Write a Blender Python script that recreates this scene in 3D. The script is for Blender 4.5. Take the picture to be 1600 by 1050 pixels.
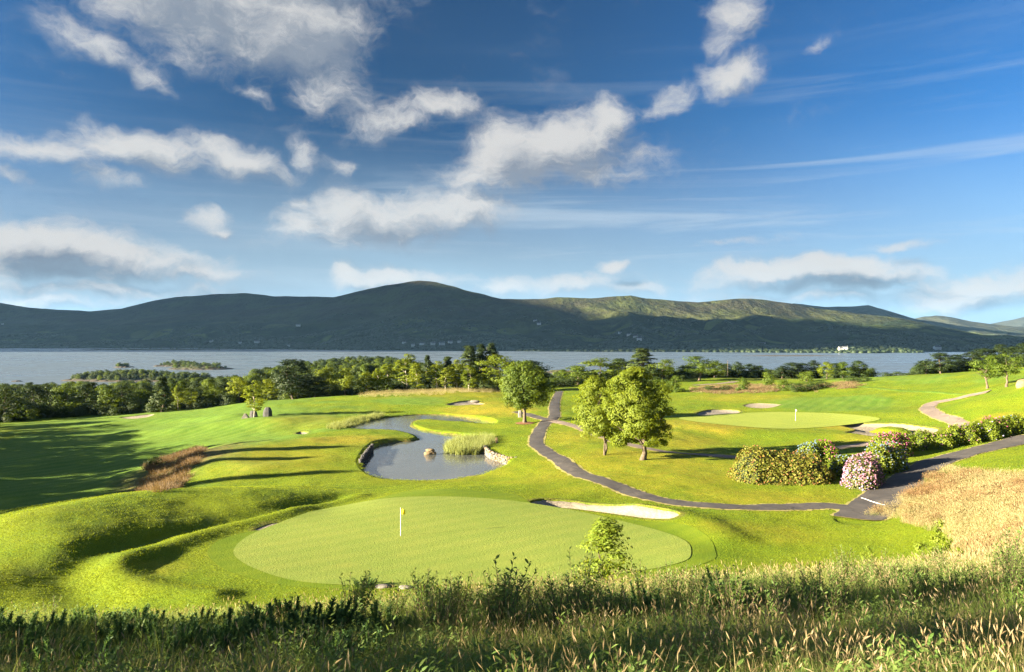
import bpy, math, random
import numpy as np
from mathutils import Vector, geometry as mgeo

for o in list(bpy.data.objects):
    bpy.data.objects.remove(o)
scene = bpy.context.scene
COL = scene.collection
rad = math.radians
random.seed(7)
RNG = np.random.default_rng(11)

# ------------------------------------------------------------------ camera
F, HZ, ZC = 1155.0, 530.0, 17.5          # focal length in photo pixels, horizon row, eye height over the pond
LAKE_Z = -27.5
HAZE = 0.000016
cam_d = bpy.data.cameras.new('camera')
cam_d.sensor_width = 36.0
cam_d.lens = 36.0 * F / 1600.0
cam_d.shift_y = (HZ - 525.0) / 1600.0
cam_d.clip_start = 0.2
cam_d.clip_end = 60000.0
cam = bpy.data.objects.new('camera', cam_d)
cam.location = (0, 0, ZC)
cam.rotation_euler = (rad(90), 0, 0)
COL.objects.link(cam)
scene.camera = cam

# ------------------------------------------------------------------ sun, exposure
SUN_EL, SUN_AZ = rad(13.5), math.atan2(-0.962, -0.272)   # azimuth from +Y towards +X
SUN = Vector((math.sin(SUN_AZ) * math.cos(SUN_EL), math.cos(SUN_AZ) * math.cos(SUN_EL), math.sin(SUN_EL)))
sd = bpy.data.lights.new('sun', 'SUN')
sd.energy = 5.0
sd.angle = rad(0.5)
sd.color = (1.0, 0.86, 0.62)
sun = bpy.data.objects.new('sun', sd)
sun.rotation_euler = (-SUN).to_track_quat('-Z', 'Y').to_euler()
sun.location = (-60, -20, 60)
COL.objects.link(sun)

scene.view_settings.view_transform = 'Standard'
scene.view_settings.look = 'None'
scene.view_settings.gamma = 1.0
scene.view_settings.use_curve_mapping = False
EXPOSURE = 3.1
scene.view_settings.exposure = EXPOSURE
scene.cycles.use_denoising = True
scene.cycles.denoising_prefilter = 'NONE'
scene.cycles.max_bounces = 6
scene.cycles.diffuse_bounces = 3
scene.cycles.glossy_bounces = 2
scene.cycles.transmission_bounces = 3
scene.cycles.volume_bounces = 0
scene.cycles.transparent_max_bounces = 8
scene.cycles.use_adaptive_sampling = True
scene.cycles.adaptive_threshold = 0.01


# ------------------------------------------------------------------ world: sky and the clouds in it
def pix_dir(u, v):
    x, z = (u - 800.0) / F, (HZ - v) / F
    return math.degrees(math.atan2(x, 1.0)), math.degrees(math.atan2(z, math.hypot(x, 1.0)))


class NT:
    """tiny node-tree helper"""
    def __init__(self, tree):
        self.t = tree
        self.n = tree.nodes
        self.l = tree.links

    def new(self, typ, **kw):
        n = self.n.new(typ)
        for k, v in kw.items():
            setattr(n, k, v)
        return n

    def put(self, sock, val):
        if val is None:
            return
        if isinstance(val, bpy.types.NodeSocket):
            self.l.new(val, sock)
        else:
            sock.default_value = val

    def math(self, op, a, b=None, c=None, clamp=False):
        n = self.new('ShaderNodeMath', operation=op, use_clamp=clamp)
        self.put(n.inputs[0], a)
        self.put(n.inputs[1], b)
        self.put(n.inputs[2], c)
        return n.outputs[0]

    def vmath(self, op, a, b=None):
        n = self.new('ShaderNodeVectorMath', operation=op)
        self.put(n.inputs[0], a)
        if b is not None:
            if op == 'SCALE':
                self.put(n.inputs[3], b)
            else:
                self.put(n.inputs[1], b)
        return n.outputs['Value'] if op in ('LENGTH', 'DOT_PRODUCT') else n.outputs[0]

    def ramp(self, v, a, b, c=0.0, d=1.0, smooth=True):
        n = self.new('ShaderNodeMapRange', interpolation_type='SMOOTHSTEP' if smooth else 'LINEAR')
        self.put(n.inputs['Value'], v)
        self.put(n.inputs['From Min'], a)
        self.put(n.inputs['From Max'], b)
        self.put(n.inputs['To Min'], c)
        self.put(n.inputs['To Max'], d)
        return n.outputs[0]

    def mix(self, f, a, b):
        n = self.new('ShaderNodeMix', data_type='RGBA')
        self.put(n.inputs[0], f)
        self.put(n.inputs[6], a)
        self.put(n.inputs[7], b)
        return n.outputs[2]

    def noise(self, vec, scale, detail=4.0, rough=0.55, dist=0.0, dim='3D'):
        n = self.new('ShaderNodeTexNoise', noise_dimensions=dim)
        self.put(n.inputs['Vector'], vec)
        self.put(n.inputs['Scale'], scale)
        self.put(n.inputs['Detail'], detail)
        self.put(n.inputs['Roughness'], rough)
        self.put(n.inputs['Distortion'], dist)
        return n.outputs[0]

    def mapping(self, vec, loc=(0, 0, 0), rot=(0, 0, 0), scl=(1, 1, 1), typ='POINT'):
        n = self.new('ShaderNodeMapping', vector_type=typ)
        self.put(n.inputs[0], vec)
        n.inputs[1].default_value = loc
        n.inputs[2].default_value = rot
        n.inputs[3].default_value = scl
        return n.outputs[0]


# cloud masses: photo pixel centre, half sizes, tilt (deg), strength
CLOUDS = [
    (330, 5, 200, 80, -8, 1.25), (450, 40, 130, 78, 0, 1.2), (380, -60, 260, 70, 0, 1.0), (505, 60, 60, 45, 20, .6),
    (150, 70, 85, 26, -18, .72), (225, 118, 62, 18, -28, .62), (110, 55, 50, 30, 0, .5),
    (505, 142, 62, 42, 0, .82), (400, 150, 36, 16, -20, .62), (560, 170, 50, 26, 0, .6),
    (610, 190, 85, 34, 8, .72), (690, 168, 58, 24, 5, .88),
    (70, 238, 130, 26, 4, .9), (230, 236, 150, 32, -4, .98), (370, 248, 90, 28, -12, .92), (150, 272, 70, 24, -10, .82),
    (475, 246, 30, 30, -40, .7), (20, 280, 46, 16, -10, .66), (535, 258, 30, 14, 0, .62), (430, 272, 40, 18, 0, .7),
    (318, 338, 40, 17, 0, .85), (340, 358, 26, 9, 0, .6),
    (540, 330, 60, 36, 0, .95), (600, 348, 135, 40, 4, 1.2), (710, 332, 105, 32, 10, 1.0), (472, 318, 26, 15, 0, .6), (480, 356, 60, 22, 15, .8),
    (810, 242, 88, 52, 0, 1.2), (880, 226, 105, 48, 4, 1.2), (950, 195, 44, 38, 0, 1.0), (780, 274, 90, 28, 0, 1.0), (920, 262, 120, 34, -4, .85), (1000, 246, 60, 22, 0, .6),
    (1040, 160, 60, 22, 18, .68), (1140, 118, 56, 32, 8, .92), (1150, 26, 48, 42, 0, .82), (1130, 70, 30, 34, 0, .6), (1275, 68, 30, 14, 15, .42),
    (60, 382, 215, 36, -3, 1.25), (180, 402, 165, 30, -5, 1.2), (90, 420, 170, 24, 0, 1.0), (290, 428, 120, 15, 0, .95), (150, 452, 240, 16, 0, .85), (60, 472, 140, 14, 0, .7),
    (542, 432, 36, 18, 0, 1.05), (600, 434, 76, 18, 0, .95), (690, 440, 60, 14, 0, .8),
    (790, 448, 70, 16, 0, .8), (880, 444, 120, 18, 0, .95), (990, 452, 60, 14, 0, .8), (962, 418, 22, 11, 0, .92),
    (1190, 424, 90, 26, 6, .95), (1300, 420, 150, 26, -3, 1.1), (1400, 428, 90, 17, -3, .9), (1300, 445, 200, 16, 0, .85), (1540, 448, 130, 28, 4, 1.05), (1500, 470, 130, 20, 0, .9), (1620, 440, 80, 30, 0, 1.0),
    (1410, 380, 76, 11, 0, .62), (1160, 372, 90, 10, 4, .5), (1240, 466, 200, 12, 0, .7),
]

world = bpy.data.worlds.new('World')
scene.world = world
world.use_nodes = True
wt = world.node_tree
wt.nodes.clear()
W = NT(wt)


def cloud_density(N, pw, blobs, outside=None):
    total = None
    for (az, el, ra, re, ang, s) in blobs:
        src = pw
        if total is not None:          # tied to the running sum so that the masses are evaluated one after another
            ma = N.new('ShaderNodeVectorMath', operation='MULTIPLY_ADD')
            N.put(ma.inputs[0], total)
            ma.inputs[1].default_value = (1e-6, 1e-6, 0)
            N.put(ma.inputs[2], pw)
            src = ma.outputs[0]
        m = N.mapping(src, (az, el, 0), (0, 0, rad(ang)), (ra, re, 1e3), 'TEXTURE')
        q = N.ramp(N.vmath('LENGTH', m), 1.0, 0.0, 0.0, s)
        total = q if total is None else N.math('SMOOTH_MAX', total, q, 0.22)
    if outside is not None:            # the sky beyond the picture carries the same kind of scattered clouds
        big = N.noise(N.mapping(pw, scl=(0.05, 0.1, 1)), 1.0, 2.0, .5, dim='2D')
        o = N.math('MULTIPLY', outside, N.ramp(big, .42, .75, 0, 1.0))
        total = o if total is None else N.math('MAXIMUM', total, o)
    f1 = N.noise(N.mapping(pw, scl=(.17, .30, 1)), 1.0, 8.0, .60, dim='2D')
    d = N.math('ADD', total, N.math('MULTIPLY', N.math('SUBTRACT', f1, .5), 1.15))
    f2 = N.noise(N.mapping(pw, scl=(.62, 1.0, 1)), 1.0, 5.0, .62, dim='2D')         # billows
    f2 = N.math('ABSOLUTE', N.math('SUBTRACT', f2, .5))
    d = N.math('SUBTRACT', d, N.math('MULTIPLY', f2, .7))
    d = N.math('ADD', d, .06)
    return N.math('MULTIPLY', d, N.ramp(total, .0, .25))


def build_world():
    tc = W.new('ShaderNodeTexCoord')
    sp = W.new('ShaderNodeSeparateXYZ')
    W.put(sp.inputs[0], W.vmath('NORMALIZE', tc.outputs['Generated']))
    az = W.math('MULTIPLY', W.math('ARCTAN2', sp.outputs[0], sp.outputs[1]), 57.29578)
    el = W.math('MULTIPLY', W.math('ARCSINE', sp.outputs[2]), 57.29578)
    cb = W.new('ShaderNodeCombineXYZ')
    W.put(cb.inputs[0], az)
    W.put(cb.inputs[1], el)
    P = cb.outputs[0]
    sky = W.new('ShaderNodeTexSky', sky_type='NISHITA', sun_disc=False)
    sky.sun_elevation = SUN_EL
    sky.sun_rotation = SUN_AZ
    sky.altitude = 0
    sky.air_density = 1.0
    sky.dust_density = 0.15
    sky.ozone_density = 4.0
    mu = W.new('ShaderNodeMix', data_type='RGBA', blend_type='MULTIPLY')
    mu.inputs[0].default_value = 1.0
    W.put(mu.inputs[6], sky.outputs[0])
    mu.inputs[7].default_value = SKY_TINT
    # polarising filter on the lens: the blue is darkest at right angles to the sun
    cs = W.vmath('DOT_PRODUCT', W.vmath('NORMALIZE', tc.outputs['Generated']), tuple(SUN))
    c2 = W.math('MULTIPLY', cs, cs)
    pol = W.math('DIVIDE', W.math('SUBTRACT', 1.0, c2), W.math('ADD', 1.0, c2))
    pol = W.math('SUBTRACT', 1.0, W.math('MULTIPLY', pol, .68))
    deep = W.vmath('SCALE', mu.outputs[2], pol)
    hz_haze = W.ramp(el, 17.0, 0.0, 0, .82)
    clear = W.mix(hz_haze, deep, (1.22, 1.56, 1.84, 1))
    glow = W.math('ADD', 1.0, W.math('MULTIPLY', W.ramp(cs, .35, 1.0), 1.6))      # clouds scatter forwards, brighter towards the sun

    blobs = []
    for (u, v, ru, rv, ang, s) in CLOUDS:
        a, e = pix_dir(u, v)
        blobs.append((a, e, ru * 1.7 * 57.3 / F * math.cos(rad(a)) ** 1.5, rv * 1.7 * 57.3 / F * math.cos(rad(a)), ang, s))

    def background(col, T=None):
        T = T or W
        bg = T.new('ShaderNodeBackground')
        T.put(bg.inputs[0], col)
        bg.inputs[1].default_value = 0.05
        return bg.outputs[0]

    def cloudy(bl, edge):
        g = bpy.data.node_groups.new('clouds', 'ShaderNodeTree')
        for nm, ty in (('P', 'Vector'), ('az', 'Float'), ('el', 'Float'), ('clear', 'Color'), ('glow', 'Float')):
            g.interface.new_socket(nm, in_out='INPUT', socket_type='NodeSocket' + ty)
        g.interface.new_socket('Sky', in_out='OUTPUT', socket_type='NodeSocketShader')
        G = NT(g)
        gi, go = G.new('NodeGroupInput'), G.new('NodeGroupOutput')
        sh = cloud_field(G, bl, edge, *gi.outputs[:5])
        G.l.new(sh, go.inputs[0])
        n = W.new('ShaderNodeGroup')
        n.node_tree = g
        for k, val in enumerate((P, az, el, clear, glow)):
            W.put(n.inputs[k], val)
        return n.outputs[0]

    def cloud_field(W, bl, edge, P, az, el, clear, glow):
        wn = W.new('ShaderNodeTexNoise', noise_dimensions='2D')
        W.put(wn.inputs['Vector'], P)
        wn.inputs['Scale'].default_value = 0.30
        wn.inputs['Detail'].default_value = 4
        pw = W.vmath('ADD', P, W.vmath('SCALE', W.vmath('SUBTRACT', wn.outputs['Color'], (.5, .5, .5)), 2.1))
        outside = None
        if edge:
            outside = W.math('MAXIMUM', W.ramp(W.math('ABSOLUTE', az), 37, 52), W.ramp(el, 27, 38))
        d0 = cloud_density(W, pw, bl, outside)
        d1 = cloud_density(W, W.vmath('ADD', pw, (-1.3, 1.35, 0)), bl, outside)
        alpha = W.ramp(d0, .14, 1.0)
        lit = W.math('ADD', .66, W.math('MULTIPLY', W.math('SUBTRACT', d0, d1), .95), clamp=True)
        lit = W.math('SUBTRACT', lit, W.ramp(d1, .50, 1.2, 0, .46), clamp=True)
        low = W.ramp(el, 2.0, 10.0)
        dark = W.mix(low, (.42, .53, .68, 1), (.66, .75, .90, 1))
        bright = W.mix(low, (1.85, 1.79, 1.70, 1), (1.72, 1.68, 1.62, 1))
        ccol = W.vmath('SCALE', W.mix(lit, dark, bright), glow)
        st = W.noise(W.mapping(P, rot=(0, 0, rad(-5)), scl=(.035, .62, 1)), 1.0, 5.0, .6, .4, dim='2D')   # thin high streaks
        stm = W.math('MULTIPLY', W.ramp(st, .45, .80, 0, .46), W.ramp(el, 24, 8))
        stm = W.math('MULTIPLY', stm, W.ramp(az, -22, 6, .3, 1.0))
        base = W.mix(stm, clear, (1.6, 1.8, 1.95, 1))
        return background(W.mix(W.math('MULTIPLY', alpha, .94), base, ccol), W)

    def pick(cond, yes, no):
        m = W.new('ShaderNodeMixShader')
        W.put(m.inputs[0], cond)
        W.l.new(no, m.inputs[1])
        W.l.new(yes, m.inputs[2])
        return m.outputs[0]

    def region(a0, a1, e0, e1, edge):
        m = 5.0
        bl = [b for b in blobs if b[0] + max(b[2], b[3]) + m > a0 and b[0] - max(b[2], b[3]) - m < a1
              and b[1] + max(b[2], b[3]) + m > e0 and b[1] - max(b[2], b[3]) - m < e1]
        return cloudy(bl, edge)

    # the sky is cut into fields only so that each direction evaluates the clouds near it
    A = [-38, -24, -12, 0, 12, 24, 38]
    cols = []
    for i in range(len(A) - 1):
        lo = region(A[i], A[i + 1], 0, 11.5, i in (0, 5))
        hi = region(A[i], A[i + 1], 11.5, 28, i in (0, 5))
        cols.append(pick(W.math('LESS_THAN', el, 11.5), lo, hi))
    tree = cols[-1]
    for i in range(len(cols) - 2, -1, -1):
        tree = pick(W.math('LESS_THAN', az, A[i + 1]), cols[i], tree)
    inside = W.math('MULTIPLY', W.math('LESS_THAN', W.math('ABSOLUTE', az), 38.0), W.math('LESS_THAN', el, 28.0))
    tree = pick(inside, tree, region(-180, 180, 28, 90, True))
    tree = pick(W.math('LESS_THAN', el, -1.0), background(clear), tree)
    out = W.new('ShaderNodeOutputWorld')
    W.l.new(tree, out.inputs[0])
    world.cycles.sampling_method = 'MANUAL'
    world.cycles.sample_map_resolution = 512


SKY_TINT = (.125, .335, .51, 1)
build_world()


# ------------------------------------------------------------------ helpers
def tag(o, label=None, cat=None, group=None, kind=None):
    if label:
        o['label'] = label
    if cat:
        o['category'] = cat
    if group:
        o['group'] = group
    if kind:
        o['kind'] = kind
    return o


def mesh_np(name, V, faces, mat=None, smooth=False, attrs=None):
    """V (n,3); faces: list of (m,k) int arrays"""
    me = bpy.data.meshes.new(name)
    V = np.asarray(V, dtype=np.float32)
    if isinstance(faces, np.ndarray):
        faces = [faces]
    me.vertices.add(len(V))
    me.vertices.foreach_set('co', V.ravel())
    nl = sum(f.size for f in faces)
    nf = sum(len(f) for f in faces)
    me.loops.add(nl)
    me.polygons.add(nf)
    me.loops.foreach_set('vertex_index', np.concatenate([f.ravel() for f in faces]).astype(np.int32))
    tot = np.concatenate([np.full(len(f), f.shape[1], dtype=np.int32) for f in faces])
    start = np.concatenate([[0], np.cumsum(tot)[:-1]]).astype(np.int32)
    me.polygons.foreach_set('loop_start', start)
    me.polygons.foreach_set('use_smooth', np.full(nf, smooth, dtype=bool))
    if attrs:
        for k, a in attrs.items():
            a = np.asarray(a, dtype=np.float32)
            if a.ndim == 1:
                at_ = me.attributes.new(k, 'FLOAT', 'POINT')
                at_.data.foreach_set('value', a)
            else:
                at_ = me.attributes.new(k, 'FLOAT_COLOR', 'POINT')
                c = np.ones((len(a), 4), dtype=np.float32)
                c[:, :a.shape[1]] = a
                at_.data.foreach_set('color', c.ravel())
    if mat:
        me.materials.append(mat)
    me.update()
    me.validate()
    return me


def obj(name, me, parent=None, loc=None):
    o = bpy.data.objects.new(name, me)
    COL.objects.link(o)
    if parent:
        o.parent = parent
    if loc is not None:
        o.location = loc
    return o


def empty(name, loc):
    o = bpy.data.objects.new(name, None)
    o.empty_display_size = .3
    COL.objects.link(o)
    o.location = loc
    return o


def copy_tree(o, parent=None):
    c = o.copy()
    COL.objects.link(c)
    c.parent = parent
    for ch in list(o.children):
        copy_tree(ch, c)
    return c


def hash2(ix, iy, s):
    h = (ix.astype(np.int64) * 374761393 + iy.astype(np.int64) * 668265263 + s * 974711) & 0x7fffffff
    h = ((h ^ (h >> 13)) * 1274126177) & 0x7fffffff
    return ((h ^ (h >> 16)) & 0xffff) / 65535.0


def vnoise(x, y, s=0):
    ix, iy = np.floor(x), np.floor(y)
    fx, fy = x - ix, y - iy
    fx, fy = fx * fx * fx * (fx * (fx * 6 - 15) + 10), fy * fy * fy * (fy * (fy * 6 - 15) + 10)
    a, b = hash2(ix, iy, s), hash2(ix + 1, iy, s)
    c, d = hash2(ix, iy + 1, s), hash2(ix + 1, iy + 1, s)
    return (a + (b - a) * fx) * (1 - fy) + (c + (d - c) * fx) * fy


def fbm(x, y, octv=4, s=0, gain=.5):
    t, a, n = 0, 1.0, 0
    for k in range(octv):
        t = t + a * vnoise(x * 2 ** k + 13.7 * k, y * 2 ** k - 7.3 * k, s + k)
        n += a
        a *= gain
    return t / n


def sstep(a, b, x):
    t = np.clip((x - a) / (b - a), 0, 1)
    return t * t * (3 - 2 * t)


def catmull(P, n=8, closed=False):
    P = np.asarray(P, float)
    m = len(P)
    out = []
    for i in range(m if closed else m - 1):
        if closed:
            p0, p1, p2, p3 = P[(i - 1) % m], P[i], P[(i + 1) % m], P[(i + 2) % m]
        else:
            p0, p1, p2, p3 = P[max(i - 1, 0)], P[i], P[i + 1], P[min(i + 2, m - 1)]
        for k in range(n):
            t = k / n
            out.append(.5 * ((2 * p1) + (-p0 + p2) * t + (2 * p0 - 5 * p1 + 4 * p2 - p3) * t * t + (-p0 + 3 * p1 - 3 * p2 + p3) * t ** 3))
    if not closed:
        out.append(P[-1])
    return np.array(out)


def poly_sd(x, y, poly):
    """signed distance, negative inside; evaluated in the polygon's neighbourhood only"""
    x, y = np.asarray(x, float), np.asarray(y, float)
    res = np.full(x.shape, 50.0)
    lo, hi = poly.min(0) - 12, poly.max(0) + 12
    m = (x > lo[0]) & (x < hi[0]) & (y > lo[1]) & (y < hi[1])
    if not m.any():
        return res
    px, py = x[m], y[m]
    d2 = np.full(px.shape, 1e9)
    ins = np.zeros(px.shape, bool)
    n = len(poly)
    for i in range(n):
        ax, ay = poly[i]
        bx, by = poly[(i + 1) % n]
        ex, ey = bx - ax, by - ay
        t = np.clip(((px - ax) * ex + (py - ay) * ey) / (ex * ex + ey * ey + 1e-12), 0, 1)
        d2 = np.minimum(d2, (px - ax - t * ex) ** 2 + (py - ay - t * ey) ** 2)
        c = (ay > py) != (by > py)
        with np.errstate(divide='ignore', invalid='ignore'):
            ins ^= c & (px < ex * (py - ay) / (ey if ey != 0 else 1e-12) + ax)
    d = np.sqrt(d2)
    res[m] = np.where(ins, -d, d)
    return res


def line_d(x, y, line):
    x, y = np.asarray(x, float), np.asarray(y, float)
    res = np.full(x.shape, 50.0)
    lo, hi = line.min(0) - 12, line.max(0) + 12
    m = (x > lo[0]) & (x < hi[0]) & (y > lo[1]) & (y < hi[1])
    if not m.any():
        return res
    px, py = x[m], y[m]
    d2 = np.full(px.shape, 1e9)
    for i in range(len(line) - 1):
        ax, ay = line[i]
        ex, ey = line[i + 1] - line[i]
        t = np.clip(((px - ax) * ex + (py - ay) * ey) / (ex * ex + ey * ey + 1e-12), 0, 1)
        d2 = np.minimum(d2, (px - ax - t * ex) ** 2 + (py - ay - t * ey) ** 2)
    res[m] = np.sqrt(d2)
    return res


# ------------------------------------------------------------------ the lie of the land
def ray(u, v, z):
    """the place at height z that is seen at a point of the photograph"""
    D = (ZC - z) * F / (v - HZ)
    return ((u - 800) / F * D, D, z)


def far(u, D, v):
    return ((u - 800) / F * D, D, ZC - (v - HZ) / F * D)


CP = []
# first green and its surrounds
CP += [ray(*p) for p in [
    (330, 868, 1.85), (400, 900, 1.7), (500, 915, 1.6), (620, 918, 1.6), (800, 905, 1.6), (1000, 890, 1.7), (1095, 862, 1.9),
    (1060, 830, 2.0), (950, 800, 2.1), (820, 776, 2.2), (700, 772, 2.25), (590, 782, 2.2), (480, 812, 2.1), (626, 838, 2.0), (800, 838, 2.0), (900, 850, 1.9),
    (700, 764, 2.0), (680, 753, .35), (590, 750, .35), (770, 741, .35), (820, 745, .8), (870, 765, 1.6), (960, 780, 1.9), (1060, 800, 1.9)]]
# mound on the left, its crest, the swale and the lip round the green
CP += [far(0, 57, 815), far(-80, 56, 848), far(70, 61, 796), far(135, 64, 785), far(205, 68, 773), far(300, 72, 767), far(400, 74, 766), far(500, 75, 772), far(560, 75, 778)]
CP += [ray(*p) for p in [
    (0, 850, 2.9), (-80, 870, 2.3), (80, 850, 3.1), (0, 900, 2.3), (70, 900, 2.0), (0, 950, 1.3), (140, 885, 2.3), (170, 905, 1.75), (220, 855, 2.2), (160, 845, 2.9), (330, 810, 2.15), (300, 790, 2.5), (420, 790, 2.0),
    (500, 788, 1.4), (100, 940, 1.3), (220, 940, 1.4), (400, 930, 1.5), (270, 895, 1.8), (-80, 960, 1.6)]]
# left fairway, lower
CP += [ray(*p) for p in [
    (-100, 780, -3.0), (0, 790, -3.2), (60, 770, -3.3), (150, 745, -3.4), (0, 740, -3.8), (-100, 720, -4.2), (100, 715, -3.6), (200, 720, -3.2), (0, 695, -4.2), (120, 685, -3.8), (230, 690, -2.9),
    (0, 665, -4.6), (120, 656, -4.2), (200, 650, -3.6), (-100, 660, -5.5), (300, 640, -2.4), (370, 632, -1.4), (215, 768, -2.9), (232, 725, -2.9), (300, 665, -1.8), (260, 672, -2.6), (350, 668, -1.2), (310, 655, -2.3)]]
# terrace between the scrub bank and the pond
CP += [ray(*p) for p in [
    (310, 704, .5), (290, 735, -.3), (330, 715, .8), (400, 700, 1.0), (400, 735, .7), (340, 757, .2), (430, 757, .2), (500, 745, .5), (500, 700, 1.1), (450, 716, .6), (480, 690, 1.0), (560, 682, .8), (545, 725, .6), (635, 684, .5),
    (430, 682, -.7), (380, 688, -.9), (480, 672, -.1), (520, 668, .2), (420, 652, .2), (450, 640, .5), (520, 640, .6), (520, 626, .9), (440, 627, .3), (390, 628, -.6), (600, 640, .6), (560, 650, .35)]]
# round the pond and beyond it
CP += [ray(*p) for p in [
    (680, 644, .4), (740, 650, .5), (700, 658, .45), (760, 672, .6), (720, 672, .5), (790, 690, .8), (800, 715, .9), (775, 665, .6), (620, 628, 1.2), (660, 620, 1.5), (720, 628, 1.5), (780, 635, 1.6), (790, 650, 1.1), (700, 612, 2.2), (620, 614, 1.6), (560, 618, 1.2),
    (830, 690, 1.1), (870, 720, 1.3), (930, 745, 1.5), (1000, 762, 1.7), (850, 655, 1.2), (870, 625, .7), (900, 690, 1.6), (940, 712, 1.7), (1000, 718, 1.8), (1050, 745, 1.8), (1150, 770, 1.8)]]
# lower right: path, lawn, hydrangeas, dry slope
CP += [ray(*p) for p in [
    (1200, 793, 1.8), (1340, 797, 2.0), (1200, 760, 1.8), (1300, 755, 1.9), (1200, 730, 1.7), (1390, 757, 2.1), (1430, 735, 2.3), (1500, 712, 2.9), (1600, 689, 3.8), (1700, 672, 4.6),
    (1200, 830, 1.85), (1300, 850, 1.9), (1200, 870, 1.75), (1400, 850, 2.5), (1390, 812, 2.1), (1450, 830, 3.1), (1430, 775, 2.4), (1500, 735, 3.4), (1600, 735, 4.8), (1600, 710, 4.3), (1500, 790, 4.0), (1600, 790, 5.6), (1550, 840, 5.4), (1700, 800, 7.2), (1480, 860, 4.0)]]
# right: far green and fairway
CP += [ray(*p) for p in [
    (1060, 705, 1.5), (1150, 715, 1.5), (1060, 680, 1.5), (1150, 690, 1.0), (1250, 695, 1.1), (1250, 708, 1.4), (1320, 690, 1.4), (1400, 690, 2.1), (1080, 660, 1.6), (1150, 668, 1.6), (1243, 657, 1.7), (1243, 672, 1.6), (1150, 650, 1.6), (1340, 655, 2.1), (1390, 672, 2.1), (1450, 665, 2.6),
    (1060, 640, 1.4), (1120, 632, 1.5), (1200, 630, 1.9), (1080, 615, 1.7), (1200, 612, 2.4), (1300, 635, 2.4), (1300, 612, 3.4), (1400, 640, 3.0), (1400, 608, 4.8), (1470, 635, 3.6), (1470, 600, 6.2), (1550, 605, 7.4), (1550, 640, 5.4), (1600, 600, 8.6), (1600, 660, 5.2), (1520, 662, 3.6), (1700, 640, 6.0), (1700, 590, 11.0)]]
CP += [far(1600, 182, 578), far(1520, 205, 582), far(1440, 225, 586), (far(1380, 236, 589)), far(1300, 245, 594), far(1200, 260, 596), far(1120, 280, 590), far(1040, 285, 592), far(960, 280, 598), far(880, 280, 604), far(760, 240, 612), far(640, 235, 614), far(540, 225, 618), far(440, 222, 626), far(300, 218, 641), far(150, 210, 653), far(0, 205, 662), far(1700, 170, 572), far(1150, 240, 604), far(1080, 225, 610), far(950, 230, 612)]
# ground behind the visible brow, falling to the lough
for u, D, z in [(-300, 300, -12), (0, 300, -10), (200, 300, -8), (400, 300, -5), (600, 310, -2), (800, 340, -4), (1000, 360, -4), (1200, 350, -3), (1400, 320, -1), (1600, 280, 4), (1900, 240, 10),
                (-300, 450, -22), (0, 450, -21), (200, 450, -20), (400, 480, -14), (600, 500, -9), (800, 480, -13), (1000, 480, -12), (1200, 480, -11), (1400, 450, -9), (1600, 400, -4), (1900, 380, 2),
                (-300, 600, -32), (0, 600, -33), (200, 600, -31), (400, 640, -20), (520, 680, -9), (620, 700, -11), (760, 650, -26), (900, 640, -28), (1100, 640, -24), (1400, 620, -20), (1600, 600, -14), (1900, 600, -8),
                (-300, 780, -40), (0, 780, -40), (200, 780, -40), (370, 850, -31), (480, 900, -27), (620, 900, -29), (760, 850, -36), (900, 850, -38), (1100, 850, -38), (1400, 850, -38), (1700, 850, -34), (1900, 850, -30)]:
    CP.append(((u - 800) / F * D, D, z))
# the bank below the camera (shadowed grass) and the brow where it falls away
for u, v, D in [(0, 985, 15.5), (200, 988, 15.5), (400, 985, 16), (600, 968, 17), (800, 950, 18), (1000, 940, 19), (1200, 922, 20.5), (1400, 908, 22), (1600, 893, 23),
                (0, 1050, 9), (400, 1052, 9), (800, 1032, 9.5), (1200, 1015, 10), (1600, 1000, 10)]:
    CP.append(far(u, D, v))
CP += [(0, -2, 15.9), (-2, -1, 15.85), (2, -1, 15.95), (-1.6, 0, 15.85), (1.6, 0, 15.9), (0, -5, 16.2), (-5, -3, 15.7), (5, -3, 16.2), (0, 1.2, 15.85), (-4, 1, 15.8), (4, 1, 15.9), (-3, 5, 14.6), (0, 5, 14.7), (3, 5, 14.8), (-14, 8, 12.6), (16, 10, 13.6), (0, -12, 17.5), (-30, -10, 15.0), (30, -10, 18.0), (-34, 8, 12.5), (34, 10, 15.5), (-40, 25, 7.0), (42, 28, 11.5), (-60, 45, 3.5), (60, 50, 8.0),
       (-80, 70, .5), (-105, 100, -2), (-130, 140, -4), (-180, 210, -7), (-300, 330, -16), (100, 80, 9), (120, 120, 10.5), (150, 170, 14), (-60, -60, 18), (60, -60, 22), (0, -60, 20), (-120, 0, 8), (120, 0, 18), (-250, 40, 0), (250, 60, 22), (-200, -200, 20), (200, -200, 34), (0, -300, 30), (-500, 0, -10), (500, 0, 30)]
CP = np.array(CP)


def warp(x, y):
    r = np.sqrt(x * x + y * y) + 2.0
    return np.stack([np.arctan2(x, y + 1e-6) * 3.2, np.log(r) * 3.2], -1)


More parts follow.
